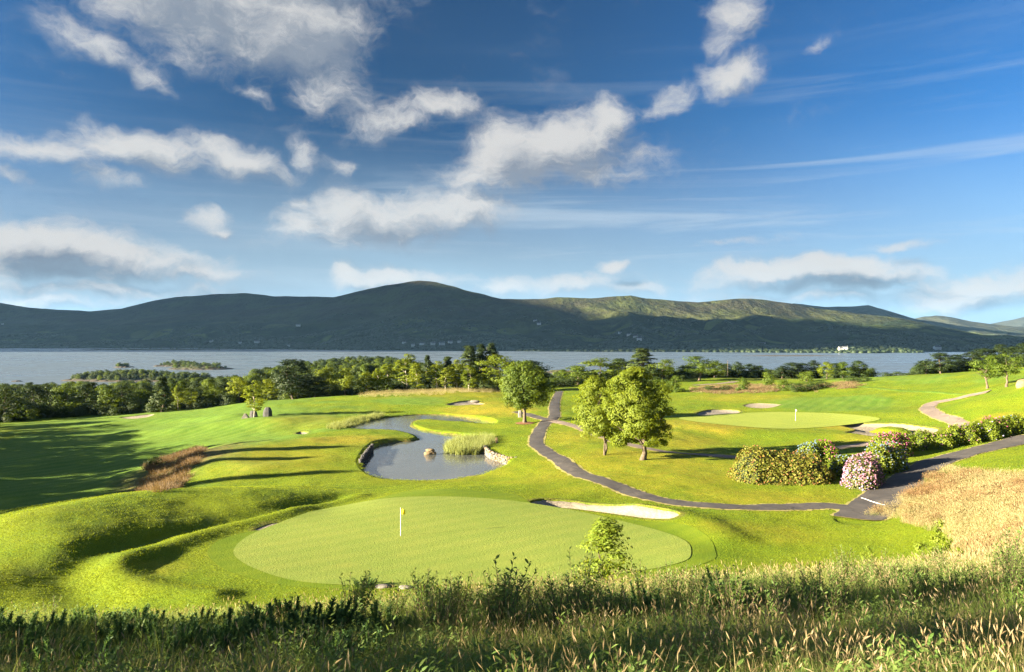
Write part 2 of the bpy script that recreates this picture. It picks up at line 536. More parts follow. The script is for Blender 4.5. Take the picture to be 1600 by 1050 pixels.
class Land:
    def __init__(s, P):
        s.q = warp(P[:, 0], P[:, 1])
        n = len(P)
        d = np.sqrt(((s.q[:, None] - s.q[None]) ** 2).sum(-1))
        A = np.zeros((n + 3, n + 3))
        A[:n, :n] = -s.k(d) + np.eye(n) * 0.012
        A[:n, n] = A[n, :n] = 1
        A[:n, n + 1:] = s.q
        A[n + 1:, :n] = s.q.T
        b = np.zeros(n + 3)
        b[:n] = P[:, 2]
        s.w = np.linalg.solve(A, b)

    @staticmethod
    def k(d):
        return np.sqrt(d * d + .10 ** 2)

    def __call__(s, x, y):
        x, y = np.asarray(x, float), np.asarray(y, float)
        sh = x.shape
        q = warp(x.ravel(), y.ravel())
        out = np.empty(len(q))
        n = len(s.q)
        for i in range(0, len(q), 20000):
            c = q[i:i + 20000]
            d = np.sqrt((c[:, 0:1] - s.q[:, 0]) ** 2 + (c[:, 1:2] - s.q[:, 1]) ** 2)
            out[i:i + 20000] = -(s.k(d) @ s.w[:n]) + s.w[n] + c @ s.w[n + 1:]
        return out.reshape(sh)


LAND = Land(CP)
_D = np.geomspace(27, 900, 1600)


def at(u, v, dmin=27.0):
    """where the line of sight through a photo point first meets the land"""
    D = _D[_D >= dmin]
    x = (u - 800) / F * D
    zr = ZC - (v - HZ) / F * D
    h = LAND(x, D) - zr
    i = np.argmax(h >= 0) if (h >= 0).any() else len(D) - 1
    if i > 0 and h[i] >= 0:
        t = h[i - 1] / (h[i - 1] - h[i])
        d = D[i - 1] + t * (D[i] - D[i - 1])
    else:
        d = D[i]
    return np.array([(u - 800) / F * d, d])


def atz(u, v, z=0.0):
    return np.array(ray(u, v, z)[:2])


# pond outline at water level
POND = catmull([atz(*p) for p in [
    (566, 727), (574, 740), (592, 747), (622, 751), (662, 752), (702, 750), (742, 744), (776, 736), (792, 729), (784, 722), (766, 716), (757, 706), (765, 696), (767, 688), (745, 685), (715, 681), (682, 677), (655, 672), (641, 665), (646, 658), (672, 656), (700, 659), (735, 663), (766, 665.5), (772, 663),
    (755, 657.5), (725, 653), (690, 649), (650, 648.5), (612, 652), (578, 657), (548, 664), (540, 668.5), (570, 671), (606, 672.5), (636, 677), (655, 684), (648, 689), (612, 692), (592, 697), (580, 706), (572, 716)]], 4, True)


def blob(u, v, ru, rv, n=18, wob=.1, seed=0, tilt=0.0):
    r = random.Random(seed)
    pts = []
    for k in range(n):
        a = 2 * math.pi * k / n
        s = 1 + r.uniform(-wob, wob)
        x, y = math.cos(a) * ru * s, math.sin(a) * rv * s
        pts.append(at(u + x, v + y + tilt * x))
    return catmull(pts, 4, True)


def outline(pts, n=5):
    return catmull([at(*p) for p in pts], n, True)


GREEN_A = outline([(366, 868), (372, 850), (400, 832), (450, 814), (510, 796), (570, 784), (640, 777), (720, 777), (800, 783), (880, 795), (960, 812), (1030, 830), (1070, 846), (1080, 862), (1068, 878), (1000, 893), (900, 904), (800, 911), (700, 915), (600, 916), (520, 914), (450, 906), (395, 888)])
COLLAR_A = outline([(326, 870), (330, 854), (352, 841), (400, 830), (482, 823), (530, 803), (575, 784), (640, 767), (720, 766), (800, 772), (838, 790), (900, 799), (980, 812), (1060, 822), (1105, 843), (1118, 862), (1112, 876), (1050, 894), (930, 908), (800, 916), (700, 919), (600, 921), (510, 920), (430, 912), (360, 894)])
GREEN_B = outline([(1060, 654), (1090, 650), (1150, 646), (1220, 644), (1300, 646), (1350, 650), (1375, 655), (1340, 662), (1280, 668), (1220, 671), (1160, 667), (1100, 661)])
BUNKERS = [   # outline, depth, label
    (outline([(826, 786), (836, 780), (862, 779), (900, 781), (950, 787), (1000, 795), (1045, 804), (1063, 811), (1050, 815), (1010, 811), (960, 803), (900, 795), (850, 791)]), .55, 'long pale sand bunker on the far right edge of the big green', 'sand'),
    (outline([(398, 828), (425, 819.5), (455, 817.5), (484, 820), (462, 824.5), (425, 828)]), .14, 'thin shaded bunker at the left rim of the big green', 'sand'),
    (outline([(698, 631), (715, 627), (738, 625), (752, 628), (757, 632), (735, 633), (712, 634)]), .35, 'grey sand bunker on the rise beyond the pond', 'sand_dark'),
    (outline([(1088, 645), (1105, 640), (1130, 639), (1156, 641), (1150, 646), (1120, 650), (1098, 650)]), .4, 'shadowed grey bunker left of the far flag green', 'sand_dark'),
    (outline([(1162, 633), (1175, 630), (1200, 630), (1220, 632), (1205, 637), (1178, 637)]), .2, 'small bright bunker behind the far flag green', 'sand'),
    (outline([(1312, 664), (1330, 661), (1380, 661), (1430, 664), (1465, 668), (1462, 674), (1440, 679), (1400, 683), (1350, 682), (1322, 677), (1336, 671)]), .4, 'kidney shaped white bunker with a grass island', 'sand'),
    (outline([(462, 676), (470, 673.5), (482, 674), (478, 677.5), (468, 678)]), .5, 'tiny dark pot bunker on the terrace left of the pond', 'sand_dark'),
    (outline([(186, 652), (212, 649.5), (240, 647), (232, 651), (205, 654)]), .3, 'small pale bunker beside the left fairway', 'sand'),
]
ISLAND_B = outline([(1358, 670), (1380, 666.5), (1405, 667), (1425, 670), (1410, 673.5), (1375, 673.5)])


def pathline(pts, n=6):
    return catmull([at(*p) for p in pts], n)


PATHS = [   # centre line, width, label
    (pathline([(1352, 798), (1300, 792), (1240, 793), (1180, 794), (1120, 792), (1070, 787), (1020, 778), (965, 763), (915, 744), (878, 722), (852, 704), (838, 692), (842, 676), (852, 660), (862, 655)]), 2.3, 'narrow dark cart path curving from the junction towards the pond'),
    (pathline([(852, 661), (866, 652), (866, 640), (868, 626), (874, 612)]), 2.3, 'cart path stub running away between the two big trees'),
    (pathline([(856, 657), (840, 653), (822, 647), (806, 643)]), 1.9, 'short path spur passing behind the round tree'),
    (pathline([(858, 657), (885, 662), (920, 674), (965, 690), (1010, 701), (1060, 708), (1120, 714), (1180, 716), (1250, 709), (1306, 700), (1375, 690), (1425, 680)]), 2.2, 'cart path running behind the pair of pale trees to the hydrangeas'),
    (pathline([(1524, 666), (1490, 657), (1462, 648), (1449, 639), (1456, 631), (1490, 624), (1545, 613)]), 2.6, 'reddish path bending round the bank above the hydrangea hedge'),
    (pathline([(1340, 812), (1356, 798), (1382, 776), (1415, 752), (1450, 728), (1490, 713), (1535, 703), (1600, 689), (1700, 674)]), 4.2, 'broad dark tarmac road climbing to the right past the hydrangeas'),
    (pathline([(1082, 602), (1110, 600.5), (1135, 598.5), (1150, 596)]), 2.4, 'thin pale path crossing the lawn beyond the rough'),
]
# (centre line, height, half width): small ridges and hollows in the turf
FOLDS = [
    (pathline([(560, 777), (490, 794), (420, 812), (330, 832), (235, 862), (188, 884), (190, 908), (240, 926), (330, 934)]), .42, 1.25),
    (catmull([np.array(p) for p in [(-17.6, 74.5), (-21.6, 67), (-25.4, 60.5), (-28.6, 54.5), (-29.4, 50.5), (-28.0, 47.2), (-25.0, 44.8)]], 8), -.38, 1.6),
    (pathline([(320, 700), (400, 693), (480, 688)]), .35, 3.0),
    (pathline([(330, 728), (420, 728), (500, 722)]), .35, 3.0),
    (pathline([(180, 664), (260, 658), (360, 652)]), .7, 4.0),
    (pathline([(200, 680), (300, 672), (380, 662), (440, 660)]), .8, 5.0),
    (pathline([(1080, 668), (1150, 676), (1230, 680), (1320, 684)]), .5, 4.5),
    (pathline([(1000, 795), (1080, 815), (1130, 840)]), .5, 2.2),
]


def base_h(x, y):
    """land with its folds and small undulation, before bunkers, paths and pond are cut in"""
    x, y = np.asarray(x, float), np.asarray(y, float)
    h = LAND(x, y)
    h = h + (15.85 - h) * sstep(3.0, 1.0, np.sqrt(x * x + y * y))
    for ln, a, w in FOLDS:
        h = h + a * np.exp(-(line_d(x, y, ln) / w) ** 2)
    r = np.sqrt(x * x + y * y)
    g = np.minimum(poly_sd(x, y, COLLAR_A), poly_sd(x, y, GREEN_B))
    k = sstep(0, 6, g)
    h = h + k * ((fbm(x / 9, y / 9, 3, 3) - .5) * .5 * sstep(25, 50, r) + (fbm(x / 2.4, y / 2.4, 3, 9) - .5) * .16)
    h = h + (fbm(x / 60, y / 60, 3, 21) - .5) * 6 * sstep(300, 420, r)
    return h


def bunker_cut(x, y):
    c = np.zeros(np.shape(x))
    for poly, dep, lab, mt in BUNKERS:
        s = poly_sd(x, y, poly)
        c = np.maximum(c, dep * sstep(.0, -1.6, s) + .10 * (s < 0.0))
    return c


def full_h(x, y):
    """the terrain mesh itself: sunk a little below every sheet laid on it"""
    h = base_h(x, y)
    for poly, dep, lab, mt in BUNKERS:
        s = poly_sd(x, y, poly)
        h = h - (dep + .25) * sstep(.25, -.9, s)
    for p in (COLLAR_A, GREEN_B):
        h = h - .12 * sstep(-.15, -.9, poly_sd(x, y, p))
    for ln, w, lab in PATHS:
        h = h - .12 * sstep(w / 2 - .05, w / 2 - .5, line_d(x, y, ln))
    s = poly_sd(x, y, POND)
    h = np.where(s < 3.0, h + (np.minimum(h, -1.2) - h) * sstep(.9, -1.0, s), h)
    return h


def ground(u=None, v=None, xy=None):
    p = at(u, v) if xy is None else np.array(xy)
    return Vector((p[0], p[1], float(base_h(p[0:1], p[1:2])[0])))


# ------------------------------------------------------------------ materials
def mat(name):
    m = bpy.data.materials.new(name)
    m.use_nodes = True
    m.node_tree.nodes.clear()
    N = NT(m.node_tree)
    out = N.new('ShaderNodeOutputMaterial')
    return m, N, out


def principled(N, col, rough=.8, spec=.3, normal=None, **kw):
    b = N.new('ShaderNodeBsdfPrincipled')
    N.put(b.inputs['Base Color'], col)
    N.put(b.inputs['Roughness'], rough)
    N.put(b.inputs['Specular IOR Level'], spec)
    if normal is not None:
        N.l.new(normal, b.inputs['Normal'])
    for k, v in kw.items():
        N.put(b.inputs[k.replace('_', ' ')], v)
    return b.outputs[0]


def bump(N, h, dist, strength=1.0):
    b = N.new('ShaderNodeBump')
    b.inputs['Strength'].default_value = strength
    b.inputs['Distance'].default_value = dist
    N.put(b.inputs['Height'], h)
    return b.outputs[0]


def geo_pos(N):
    return N.new('ShaderNodeNewGeometry').outputs['Position']


def attr(N, name, out='Fac'):
    n = N.new('ShaderNodeAttribute', attribute_name=name)
    return n.outputs[out]


def c4(r, g, b):
    return (r, g, b, 1.0)


def mat_lawn():
    m, N, out = mat('turf')
    p = geo_pos(N)
    z = N.new('ShaderNodeSeparateColor')
    N.put(z.inputs[0], attr(N, 'zone', 'Color'))
    mown, dry, wild = z.outputs[0], z.outputs[1], z.outputs[2]  # dry holds dry grass and the painted sunlit yellow of the right lawn
    n1 = N.noise(p, .11, 5, .6)
    n2 = N.noise(p, .9, 5, .65)
    n3 = N.noise(p, 7.0, 3, .6)
    rough_c = N.mix(N.ramp(n1, .3, .7), c4(.098, .155, .006), c4(.150, .185, .007))
    rough_c = N.mix(N.ramp(n2, .52, .78, 0, .55), rough_c, c4(.18, .195, .010))
    rough_c = N.mix(N.ramp(n2, .48, .25, 0, .5), rough_c, c4(.065, .115, .006))
    mown_c = N.mix(N.ramp(n1, .3, .7), c4(.075, .150, .014), c4(.100, .168, .016))
    # mowing bands
    sw = N.new('ShaderNodeTexWave', wave_type='BANDS', bands_direction='X')
    N.put(sw.inputs['Vector'], N.mapping(p, rot=(0, 0, rad(34)), scl=(.11, .11, .11)))
    sw.inputs['Scale'].default_value = 1.0
    sw.inputs['Distortion'].default_value = 1.2
    sw.inputs['Detail'].default_value = 1
    mown_c = N.mix(N.ramp(sw.outputs[1], .3, .7, 0, .6), mown_c, c4(.120, .190, .024))
    col = N.mix(mown, rough_c, mown_c)
    dry_sunlit = N.math('MULTIPLY', dry, N.ramp(N.math('ADD', n2, N.math('MULTIPLY', n1, .6)), .5, 1.05, .35, 1.25), clamp=True)
    col = N.mix(dry_sunlit, col, N.mix(n3, c4(.235, .180, .014), c4(.285, .245, .025)))
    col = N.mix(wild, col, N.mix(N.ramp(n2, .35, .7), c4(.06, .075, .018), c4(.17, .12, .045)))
    g = N.new('ShaderNodeMix', data_type='RGBA', blend_type='MULTIPLY')
    g.inputs[0].default_value = 1
    N.put(g.inputs[6], col)
    N.put(g.inputs[7], N.mix(N.ramp(n3, .3, .7), c4(.78, .8, .78), c4(1.15, 1.15, 1.12)))
    # blades stand up and catch the low sun: fine relief, streaked across the slope
    st = N.noise(N.mapping(p, scl=(1.0, 2.2, 1.6)), 3.2, 5, .7)
    hgt = N.math('ADD', N.math('MULTIPLY', st, .7), N.math('MULTIPLY', n3, .3))
    amp = N.math('SUBTRACT', 1.0, N.math('MULTIPLY', mown, .72))
    hgt = N.math('MULTIPLY', hgt, amp)
    nrm = bump(N, hgt, .30, .9)
    N.l.new(principled(N, g.outputs[2], .9, .12, nrm), out.inputs[0])
    return m


def mat_green(name, a, b):
    m, N, out = mat(name)
    p = geo_pos(N)
    n1 = N.noise(p, .22, 4, .6)
    n2 = N.noise(p, 5.0, 4, .65)
    col = N.mix(N.ramp(n1, .3, .7), a, b)
    col = N.mix(N.ramp(n2, .35, .75, 0, .35), col, c4(a[0] * .8, a[1] * .86, a[2] * .8))
    n4 = N.noise(N.mapping(p, scl=(.5, 1.6, 1)), .6, 4, .6)
    col = N.mix(N.ramp(n4, .55, .8, 0, .4), col, c4(b[0] * 1.12, b[1] * .97, b[2] * 1.0))
    sw = N.new('ShaderNodeTexWave', wave_type='BANDS', bands_direction='X')
    N.put(sw.inputs['Vector'], N.mapping(p, rot=(0, 0, rad(58)), scl=(.17, .17, .17)))
    sw.inputs['Scale'].default_value = 1.0
    sw.inputs['Distortion'].default_value = .5
    sw.inputs['Detail'].default_value = 1
    col = N.mix(N.ramp(sw.outputs[1], .35, .65, 0, .32), col, c4(a[0] * .8, a[1] * .88, a[2] * .8))
    vo = N.new('ShaderNodeTexVoronoi')
    N.put(vo.inputs['Vector'], p)
    vo.inputs['Scale'].default_value = .55
    col = N.mix(N.ramp(vo.outputs[0], .10, .04, 0, .35), col, c4(b[0] * 1.25, b[1] * 1.0, b[2] * 1.3))
    nrm = bump(N, N.math('ADD', n2, N.noise(p, 14, 2, .6)), .035, .8)
    N.l.new(principled(N, col, .9, .1, nrm), out.inputs[0])
    return m


def mat_sand(name, a, b):
    m, N, out = mat(name)
    p = geo_pos(N)
    n = N.noise(p, 2.2, 5, .65)
    w = N.new('ShaderNodeTexWave', wave_type='BANDS', bands_direction='Y')
    N.put(w.inputs['Vector'], p)
    w.inputs['Scale'].default_value = 1.6
    w.inputs['Distortion'].default_value = 4
    w.inputs['Detail'].default_value = 2
    h = N.math('ADD', n, N.math('MULTIPLY', w.outputs[1], .25))
    N.l.new(principled(N, N.mix(N.ramp(n, .3, .7), a, b), .95, .1, bump(N, h, .12, .9)), out.inputs[0])
    return m


def mat_tarmac(name, a, b):
    m, N, out = mat(name)
    p = geo_pos(N)
    n = N.noise(p, .7, 5, .6)
    n2 = N.noise(p, 25, 2, .6)
    col = N.mix(N.ramp(n, .35, .7), a, b)
    col = N.mix(N.ramp(n2, .45, .7, 0, .35), col, c4(b[0] * 1.3, b[1] * 1.3, b[2] * 1.3))
    col = N.mix(N.ramp(N.noise(p, .35, 6, .7), .55, .70, 0, .6), col, c4(b[0] * 1.9, b[1] * 1.8, b[2] * 1.6))
    vc = N.new('ShaderNodeTexVoronoi', feature='DISTANCE_TO_EDGE')
    N.put(vc.inputs['Vector'], N.vmath('ADD', p, N.vmath('SCALE', N.new('ShaderNodeTexNoise').outputs['Color'], .4)))
    vc.inputs['Scale'].default_value = .45
    col = N.mix(N.ramp(vc.outputs[0], .018, .004, 0, .6), col, c4(.02, .019, .018))
    N.l.new(principled(N, col, .85, .3, bump(N, n2, .02, .6)), out.inputs[0])
    return m


def mat_water(name, base, rough, sc, dist, stretch=(1, 1, 1)):
    m, N, out = mat(name)
    p = N.mapping(geo_pos(N), scl=stretch)
    n = N.noise(p, sc, 4, .6)
    n2 = N.noise(p, sc * .06, 3, .55)
    h = N.math('MULTIPLY', n, N.ramp(n2, .3, .65, .35, 1.0))
    rg = N.ramp(n2, .35, .62, rough * .45, rough)
    N.l.new(principled(N, base, rg, .5, bump(N, h, dist, .9), IOR=1.33), out.inputs[0])
    return m


def mat_leaf(name, a, b, trans=.35, spread=.5):
    """a..b: leaf colours; 'tint' varies leaf by leaf, object random varies plant by plant"""
    m, N, out = mat(name)
    oi = N.new('ShaderNodeObjectInfo')
    t = N.math('ADD', N.math('MULTIPLY', attr(N, 'tint'), 1 - spread * .5), N.math('MULTIPLY', N.math('SUBTRACT', oi.outputs['Random'], .5), spread), clamp=True)
    col = N.mix(t, a, b)
    d = principled(N, col, .6, .25)
    tr = N.new('ShaderNodeBsdfTranslucent')
    N.put(tr.inputs[0], N.mix(.5, col, c4(min(b[0] * 1.5, .5), min(b[1] * 1.4, .5), b[2] * .6)))
    mx = N.new('ShaderNodeMixShader')
    mx.inputs[0].default_value = trans
    N.l.new(d, mx.inputs[1])
    N.l.new(tr.outputs[0], mx.inputs[2])
    N.l.new(mx.outputs[0], out.inputs[0])
    return m


def mat_simple(name, a, b, sc, rough=.85, bd=.02, spec=.25):
    m, N, out = mat(name)
    tc = N.new('ShaderNodeTexCoord').outputs['Object']
    n = N.noise(tc, sc, 5, .65)
    N.l.new(principled(N, N.mix(N.ramp(n, .3, .7), a, b), rough, spec, bump(N, n, bd, .9)), out.inputs[0])
    return m


M = {}
M['turf'] = mat_lawn()
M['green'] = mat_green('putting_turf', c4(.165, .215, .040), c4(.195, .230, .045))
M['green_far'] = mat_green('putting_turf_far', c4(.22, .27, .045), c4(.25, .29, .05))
M['collar'] = mat_green('collar_turf', c4(.098, .150, .009), c4(.130, .172, .010))
M['sand'] = mat_sand('sand', c4(.22, .19, .145), c4(.29, .25, .19))
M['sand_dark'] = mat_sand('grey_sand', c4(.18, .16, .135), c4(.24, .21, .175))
M['tarmac'] = mat_tarmac('tarmac', c4(.050, .046, .046), c4(.072, .064, .060))
M['path_pale'] = mat_tarmac('gravel_path', c4(.16, .125, .105), c4(.20, .16, .13))
M['verge'] = mat_simple('bleached_verge', c4(.30, .25, .10), c4(.20, .20, .04), 2.0)
M['pond'] = mat_water('pond_water', c4(.085, .092, .088), .12, 1.5, .045, (1, .55, 1))
M['lake'] = mat_water('lough_water', c4(.095, .125, .155), .42, .30, .30, (.35, 1.2, 1))
M['paint'] = mat_simple('white_paint', c4(.72, .72, .70), c4(.8, .8, .78), 8)
M['earth'] = mat_simple('bare_earth', c4(.14, .07, .035), c4(.20, .10, .045), 4)


# ------------------------------------------------------------------ colour zones of the turf (what grows where, plus sunlit yellow painted on the right lawn)
SPLAT = [   # photo point, half sizes, channel, amount
    (80, 730, 330, 75, 0, 1.0), (200, 655, 200, 22, 0, .8), (330, 645, 120, 14, 0, .9), (1440, 612, 260, 22, 0, 1.0), (1300, 632, 170, 16, 0, .9), (1560, 590, 120, 14, 0, .9), (645, 626, 60, 7, 0, .9),
    (420, 722, 150, 32, 1, .45), (550, 690, 110, 14, 1, .75), (600, 735, 40, 16, 1, .4), (760, 640, 90, 16, 1, .8), (1110, 668, 90, 14, 1, .85), (1350, 690, 110, 10, 1, .5), (1330, 668, 60, 10, 1, .9), (1060, 690, 70, 20, 1, .5),
    (1390, 591, 130, 7, 1, .9), (1150, 622, 130, 9, 1, .45), (1560, 650, 60, 9, 1, .7), (720, 618, 120, 8, 1, .6), (480, 660, 90, 14, 1, .35), (250, 890, 70, 18, 1, .25), (1180, 835, 150, 20, 1, .3), (1000, 740, 230, 50, 1, .55), (1180, 775, 200, 24, 1, .5), (900, 690, 60, 20, 1, .5), (700, 740, 190, 14, 1, .3),  # the two broad right-centre lawn patches paint in sunlit brightness
    (1180, 607, 140, 6, 2, .9), (265, 738, 62, 34, 2, 1.0), (1500, 800, 150, 60, 2, .35),
]
_SP = []
for (u, v, ru, rv, ch, am) in SPLAT:
    c, a, b = at(u, v), at(u, v - rv), at(u, v + rv)
    e = at(u + ru, v)
    _SP.append((c, max(abs(e[0] - c[0]), 1.0), max((a[1] - b[1]) / 2, 1.0), ch, am, (a[1] + b[1]) / 2))


def zones(x, y):
    z = np.zeros((len(x), 3))
    w = (fbm(x / 7, y / 7, 3, 40) - .5) * .7
    for c, rx, ry, ch, am, cy in _SP:
        q = np.sqrt(((x - c[0]) / rx) ** 2 + ((y - cy) / ry) ** 2) + w
        z[:, ch] = np.maximum(z[:, ch], am * sstep(1.15, .75 if ch == 0 else .3, q))
    r = np.sqrt(x * x + y * y)
    z[:, 2] = np.maximum(z[:, 2], sstep(270, 330, r))
    z[:, 2] = np.maximum(z[:, 2], .9 * sstep(34, 22, r))
    return z


# ------------------------------------------------------------------ terrain
def build_terrain():
    th = np.concatenate([np.linspace(-180, -60, 25)[:-1], np.linspace(-60, -39, 60)[:-1], np.linspace(-39, 39, 740), np.linspace(39, 60, 60)[1:], np.linspace(60, 180, 25)[1:-1]])
    r1 = np.geomspace(1.0, 26, 90)[:-1]
    r2 = np.geomspace(26, 330, 370)[:-1]
    r3 = np.geomspace(330, 1200, 60)
    rr = np.concatenate([r1, r2, r3])
    T, R = np.meshgrid(np.radians(th), rr)
    x, y = (np.sin(T) * R).ravel(), (np.cos(T) * R).ravel()
    z = full_h(x, y)
    n, m = len(th), len(rr)
    V = np.stack([x, y, z], 1)
    idx = np.arange(n * m).reshape(m, n)
    nx = np.roll(idx, -1, 1)
    f = np.stack([idx[:-1], nx[:-1], nx[1:], idx[1:]], -1).reshape(-1, 4)[:, ::-1]
    V = np.vstack([V, [[0, 0, float(full_h(np.array([0.]), np.array([0.01]))[0])]]])
    cap = np.stack([nx[0], idx[0], np.full(n, n * m)], 1)[:, ::-1]
    zn = zones(V[:, 0], V[:, 1])
    me = mesh_np('ground', V, [f, cap], M['turf'], True, {'zone': zn})
    o = obj('ground', me)
    tag(o, 'rolling green turf of the golf course', kind='structure')
    return o


build_terrain()


def sheet(name, poly, zf, mt, step, kind_attrs=False, parent=None):
    """a draped sheet: the outline plus a lattice of inner points, triangulated"""
    lo, hi = poly.min(0), poly.max(0)
    gx, gy = np.meshgrid(np.arange(lo[0], hi[0], step[0]), np.arange(lo[1], hi[1], step[1]))
    gx, gy = gx.ravel() + .01, gy.ravel() + .013
    k = poly_sd(gx, gy, poly) < -min(step) * .5
    pts = np.vstack([poly, np.stack([gx[k], gy[k]], 1)])
    n = len(poly)
    vo, eo, fo, *_ = mgeo.delaunay_2d_cdt([Vector(p) for p in pts], [(i, (i + 1) % n) for i in range(n)], [], 1, 1e-5)
    v2 = np.array([(p.x, p.y) for p in vo])
    z = zf(v2[:, 0], v2[:, 1])
    V = np.column_stack([v2, z])
    fo = np.array([f for f in fo if len(f) == 3])
    a, b, c = v2[fo[:, 0]], v2[fo[:, 1]], v2[fo[:, 2]]
    sgn = (b[:, 0] - a[:, 0]) * (c[:, 1] - a[:, 1]) - (b[:, 1] - a[:, 1]) * (c[:, 0] - a[:, 0])
    fo[sgn < 0] = fo[sgn < 0][:, ::-1]
    at_ = {'zone': zones(v2[:, 0], v2[:, 1])} if kind_attrs else None
    return obj(name, mesh_np(name, V, fo, mt, True, at_), parent)


def offset_poly(poly, d):
    t = np.roll(poly, -1, 0) - np.roll(poly, 1, 0)
    t /= np.linalg.norm(t, axis=1)[:, None] + 1e-9
    nrm = np.stack([t[:, 1], -t[:, 0]], 1)
    area = np.sum(poly[:, 0] * np.roll(poly[:, 1], -1) - poly[:, 1] * np.roll(poly[:, 0], -1))
    return poly + nrm * d * (1 if area > 0 else -1)


def rim(name, poly, prof, mt, parent=None, smooth=True, wob=0, dull_rows=0):
    """grass edge round a bunker or the pond; prof: list of (outward distance, height over base turf or ('abs', z))"""
    rows = []
    n = len(poly)
    for d, h in prof:
        p = offset_poly(poly, d)
        p = p + (np.stack([vnoise(p[:, 0] * 1.7, p[:, 1] * 1.7, 5), vnoise(p[:, 0] * 1.7, p[:, 1] * 1.7, 6)], 1) - .5) * wob
        z = base_h(p[:, 0], p[:, 1]) + h if not isinstance(h, tuple) else np.full(n, h[1])
        rows.append(np.column_stack([p, z]))
    zn = zones(np.vstack(rows)[:, 0], np.vstack(rows)[:, 1])
    if dull_rows:
        zn[:n * dull_rows, 2] = .85 if smooth else .55  # inner rows browned like mud and thatch to tone down the sunlit edge
    V = np.vstack(rows)
    f = []
    area = np.sum(poly[:, 0] * np.roll(poly[:, 1], -1) - poly[:, 1] * np.roll(poly[:, 0], -1))
    for k in range(len(prof) - 1):
        i = np.arange(n)
        j = (i + 1) % n
        q = np.stack([k * n + i, k * n + j, (k + 1) * n + j, (k + 1) * n + i], 1)
        f.append(q if area < 0 else q[:, ::-1])
    return obj(name, mesh_np(name, V, np.vstack(f), mt, smooth, {'zone': zn}), parent)


o = sheet('collar', COLLAR_A, lambda x, y: base_h(x, y) + .02, M['collar'], (1.0, 1.0))
tag(o, 'mown collar ring round the big green with the yellow flag', kind='structure')
o = sheet('putting_green', GREEN_A, lambda x, y: base_h(x, y) + .05, M['green'], (1.0, 1.0))
tag(o, 'large smooth putting green holding the yellow flag', kind='structure')
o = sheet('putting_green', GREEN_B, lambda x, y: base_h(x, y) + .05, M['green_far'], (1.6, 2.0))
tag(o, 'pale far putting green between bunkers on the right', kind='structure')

for poly, dep, lab, mt in BUNKERS:
    st = max(.25, dep * .9)
    def zf(x, y, poly=poly, dep=dep):
        s = poly_sd(x, y, poly)
        return base_h(x, y) - min(.16, dep * .35) - dep * sstep(-.05, -1.5, s) + (fbm(x / .8, y / .8, 2, 31) - .5) * .07
    o = sheet('bunker', poly, zf, M[mt], (.45, .45) if poly[:, 1].max() < 110 else (1.0, 1.0))
    tag(o, lab, kind='structure')
    rim('grass_rim', poly, [(-.04, -.55), (-.03, -.10), (.0, -.01), (.25, .012), (.7, .012), (1.1, -.03)], M['turf'], o, False, wob=.1, dull_rows=4)
zi = lambda x, y: base_h(x, y) - .4 + .75 * sstep(0, -1.6, poly_sd(x, y, ISLAND_B))
o = sheet('grass_island', ISLAND_B, zi, M['turf'], (.7, .7), True)
tag(o, 'grassy island inside the white kidney bunker', kind='structure')

# paths: a bleached verge sheet with the tarmac ribbon on it
def ribbon(name, ln, w, mt, dz, parent=None, wob=.0, seed=0):
    t = np.gradient(ln, axis=0)
    t /= np.linalg.norm(t, axis=1)[:, None]
    nr = np.stack([-t[:, 1], t[:, 0]], 1)
    cols = np.linspace(-.5, .5, 7)
    s = np.arange(len(ln))
    V = []
    for c in cols:
        e = abs(c) * 2
        ww = w + wob * (vnoise(s * .9 + seed, s * 0.0 + np.sign(c) * 9, 3) - .5) * e
        p = ln + nr * (c * ww)[:, None]
        V.append(np.column_stack([p, base_h(p[:, 0], p[:, 1]) + dz + .025 * (1 - e * e)]))
    V = np.vstack(V)
    n = len(ln)
    f = []
    for k in range(len(cols) - 1):
        i = np.arange(n - 1)
        f.append(np.stack([k * n + i, k * n + i + 1, (k + 1) * n + i + 1, (k + 1) * n + i], 1)[:, ::-1])
    return obj(name, mesh_np(name, V, np.vstack(f), mt, True), parent)


for k, (ln, w, lab) in enumerate(PATHS):
    fine = catmull(ln, 3)
    pale = 'pale' in lab or 'reddish' in lab
    o = ribbon('cart_path' if w < 4 else 'road', fine, w, M['path_pale' if pale else 'tarmac'], .05 + .006 * k, wob=.5, seed=k * 7)
    tag(o, lab, kind='structure')
    ribbon('verge', fine, w + .55, M['verge'], .022 + .003 * k, o, wob=.9, seed=k * 5 + 2)
a, b = at(1346, 779), at(1384, 790)
ln = np.linspace(a, b, 8)
tag(ribbon('drain_strip', ln, .16, M['paint'], .115), 'thin white line drawn across the road junction', kind='structure')

# pond
wp = offset_poly(POND, .55)
wv = [Vector((p[0], p[1], 0)) for p in wp]
tri = np.array(mgeo.tessellate_polygon([wv]))
V = np.array([(p.x, p.y, 0.0) for p in wv])
a, b, c = V[tri[:, 0]], V[tri[:, 1]], V[tri[:, 2]]
sg = np.cross(b - a, c - a)[:, 2]
tri[sg < 0] = tri[sg < 0][:, ::-1]
o = obj('pond', mesh_np('pond', V, tri, M['pond']))
tag(o, 'winding pond with rippled water in the middle of the course', kind='structure')
rim('pond_bank', POND, [(-.3, ('abs', -.35)), (-.05, ('abs', -.02)), (.25, ('abs', .14)), (.7, -.12), (1.4, -.02), (2.1, .0), (2.8, -.05)], M['turf'], o, wob=.7, dull_rows=3)

# lough
V = np.array([(-16000, 250, LAKE_Z), (16000, 250, LAKE_Z), (16000, 9000, LAKE_Z), (-16000, 9000, LAKE_Z)])
o = obj('lake', mesh_np('lake', V, np.array([[0, 1, 2, 3]]), M['lake']))
tag(o, 'wide grey blue sea lough below the hills', kind='structure')


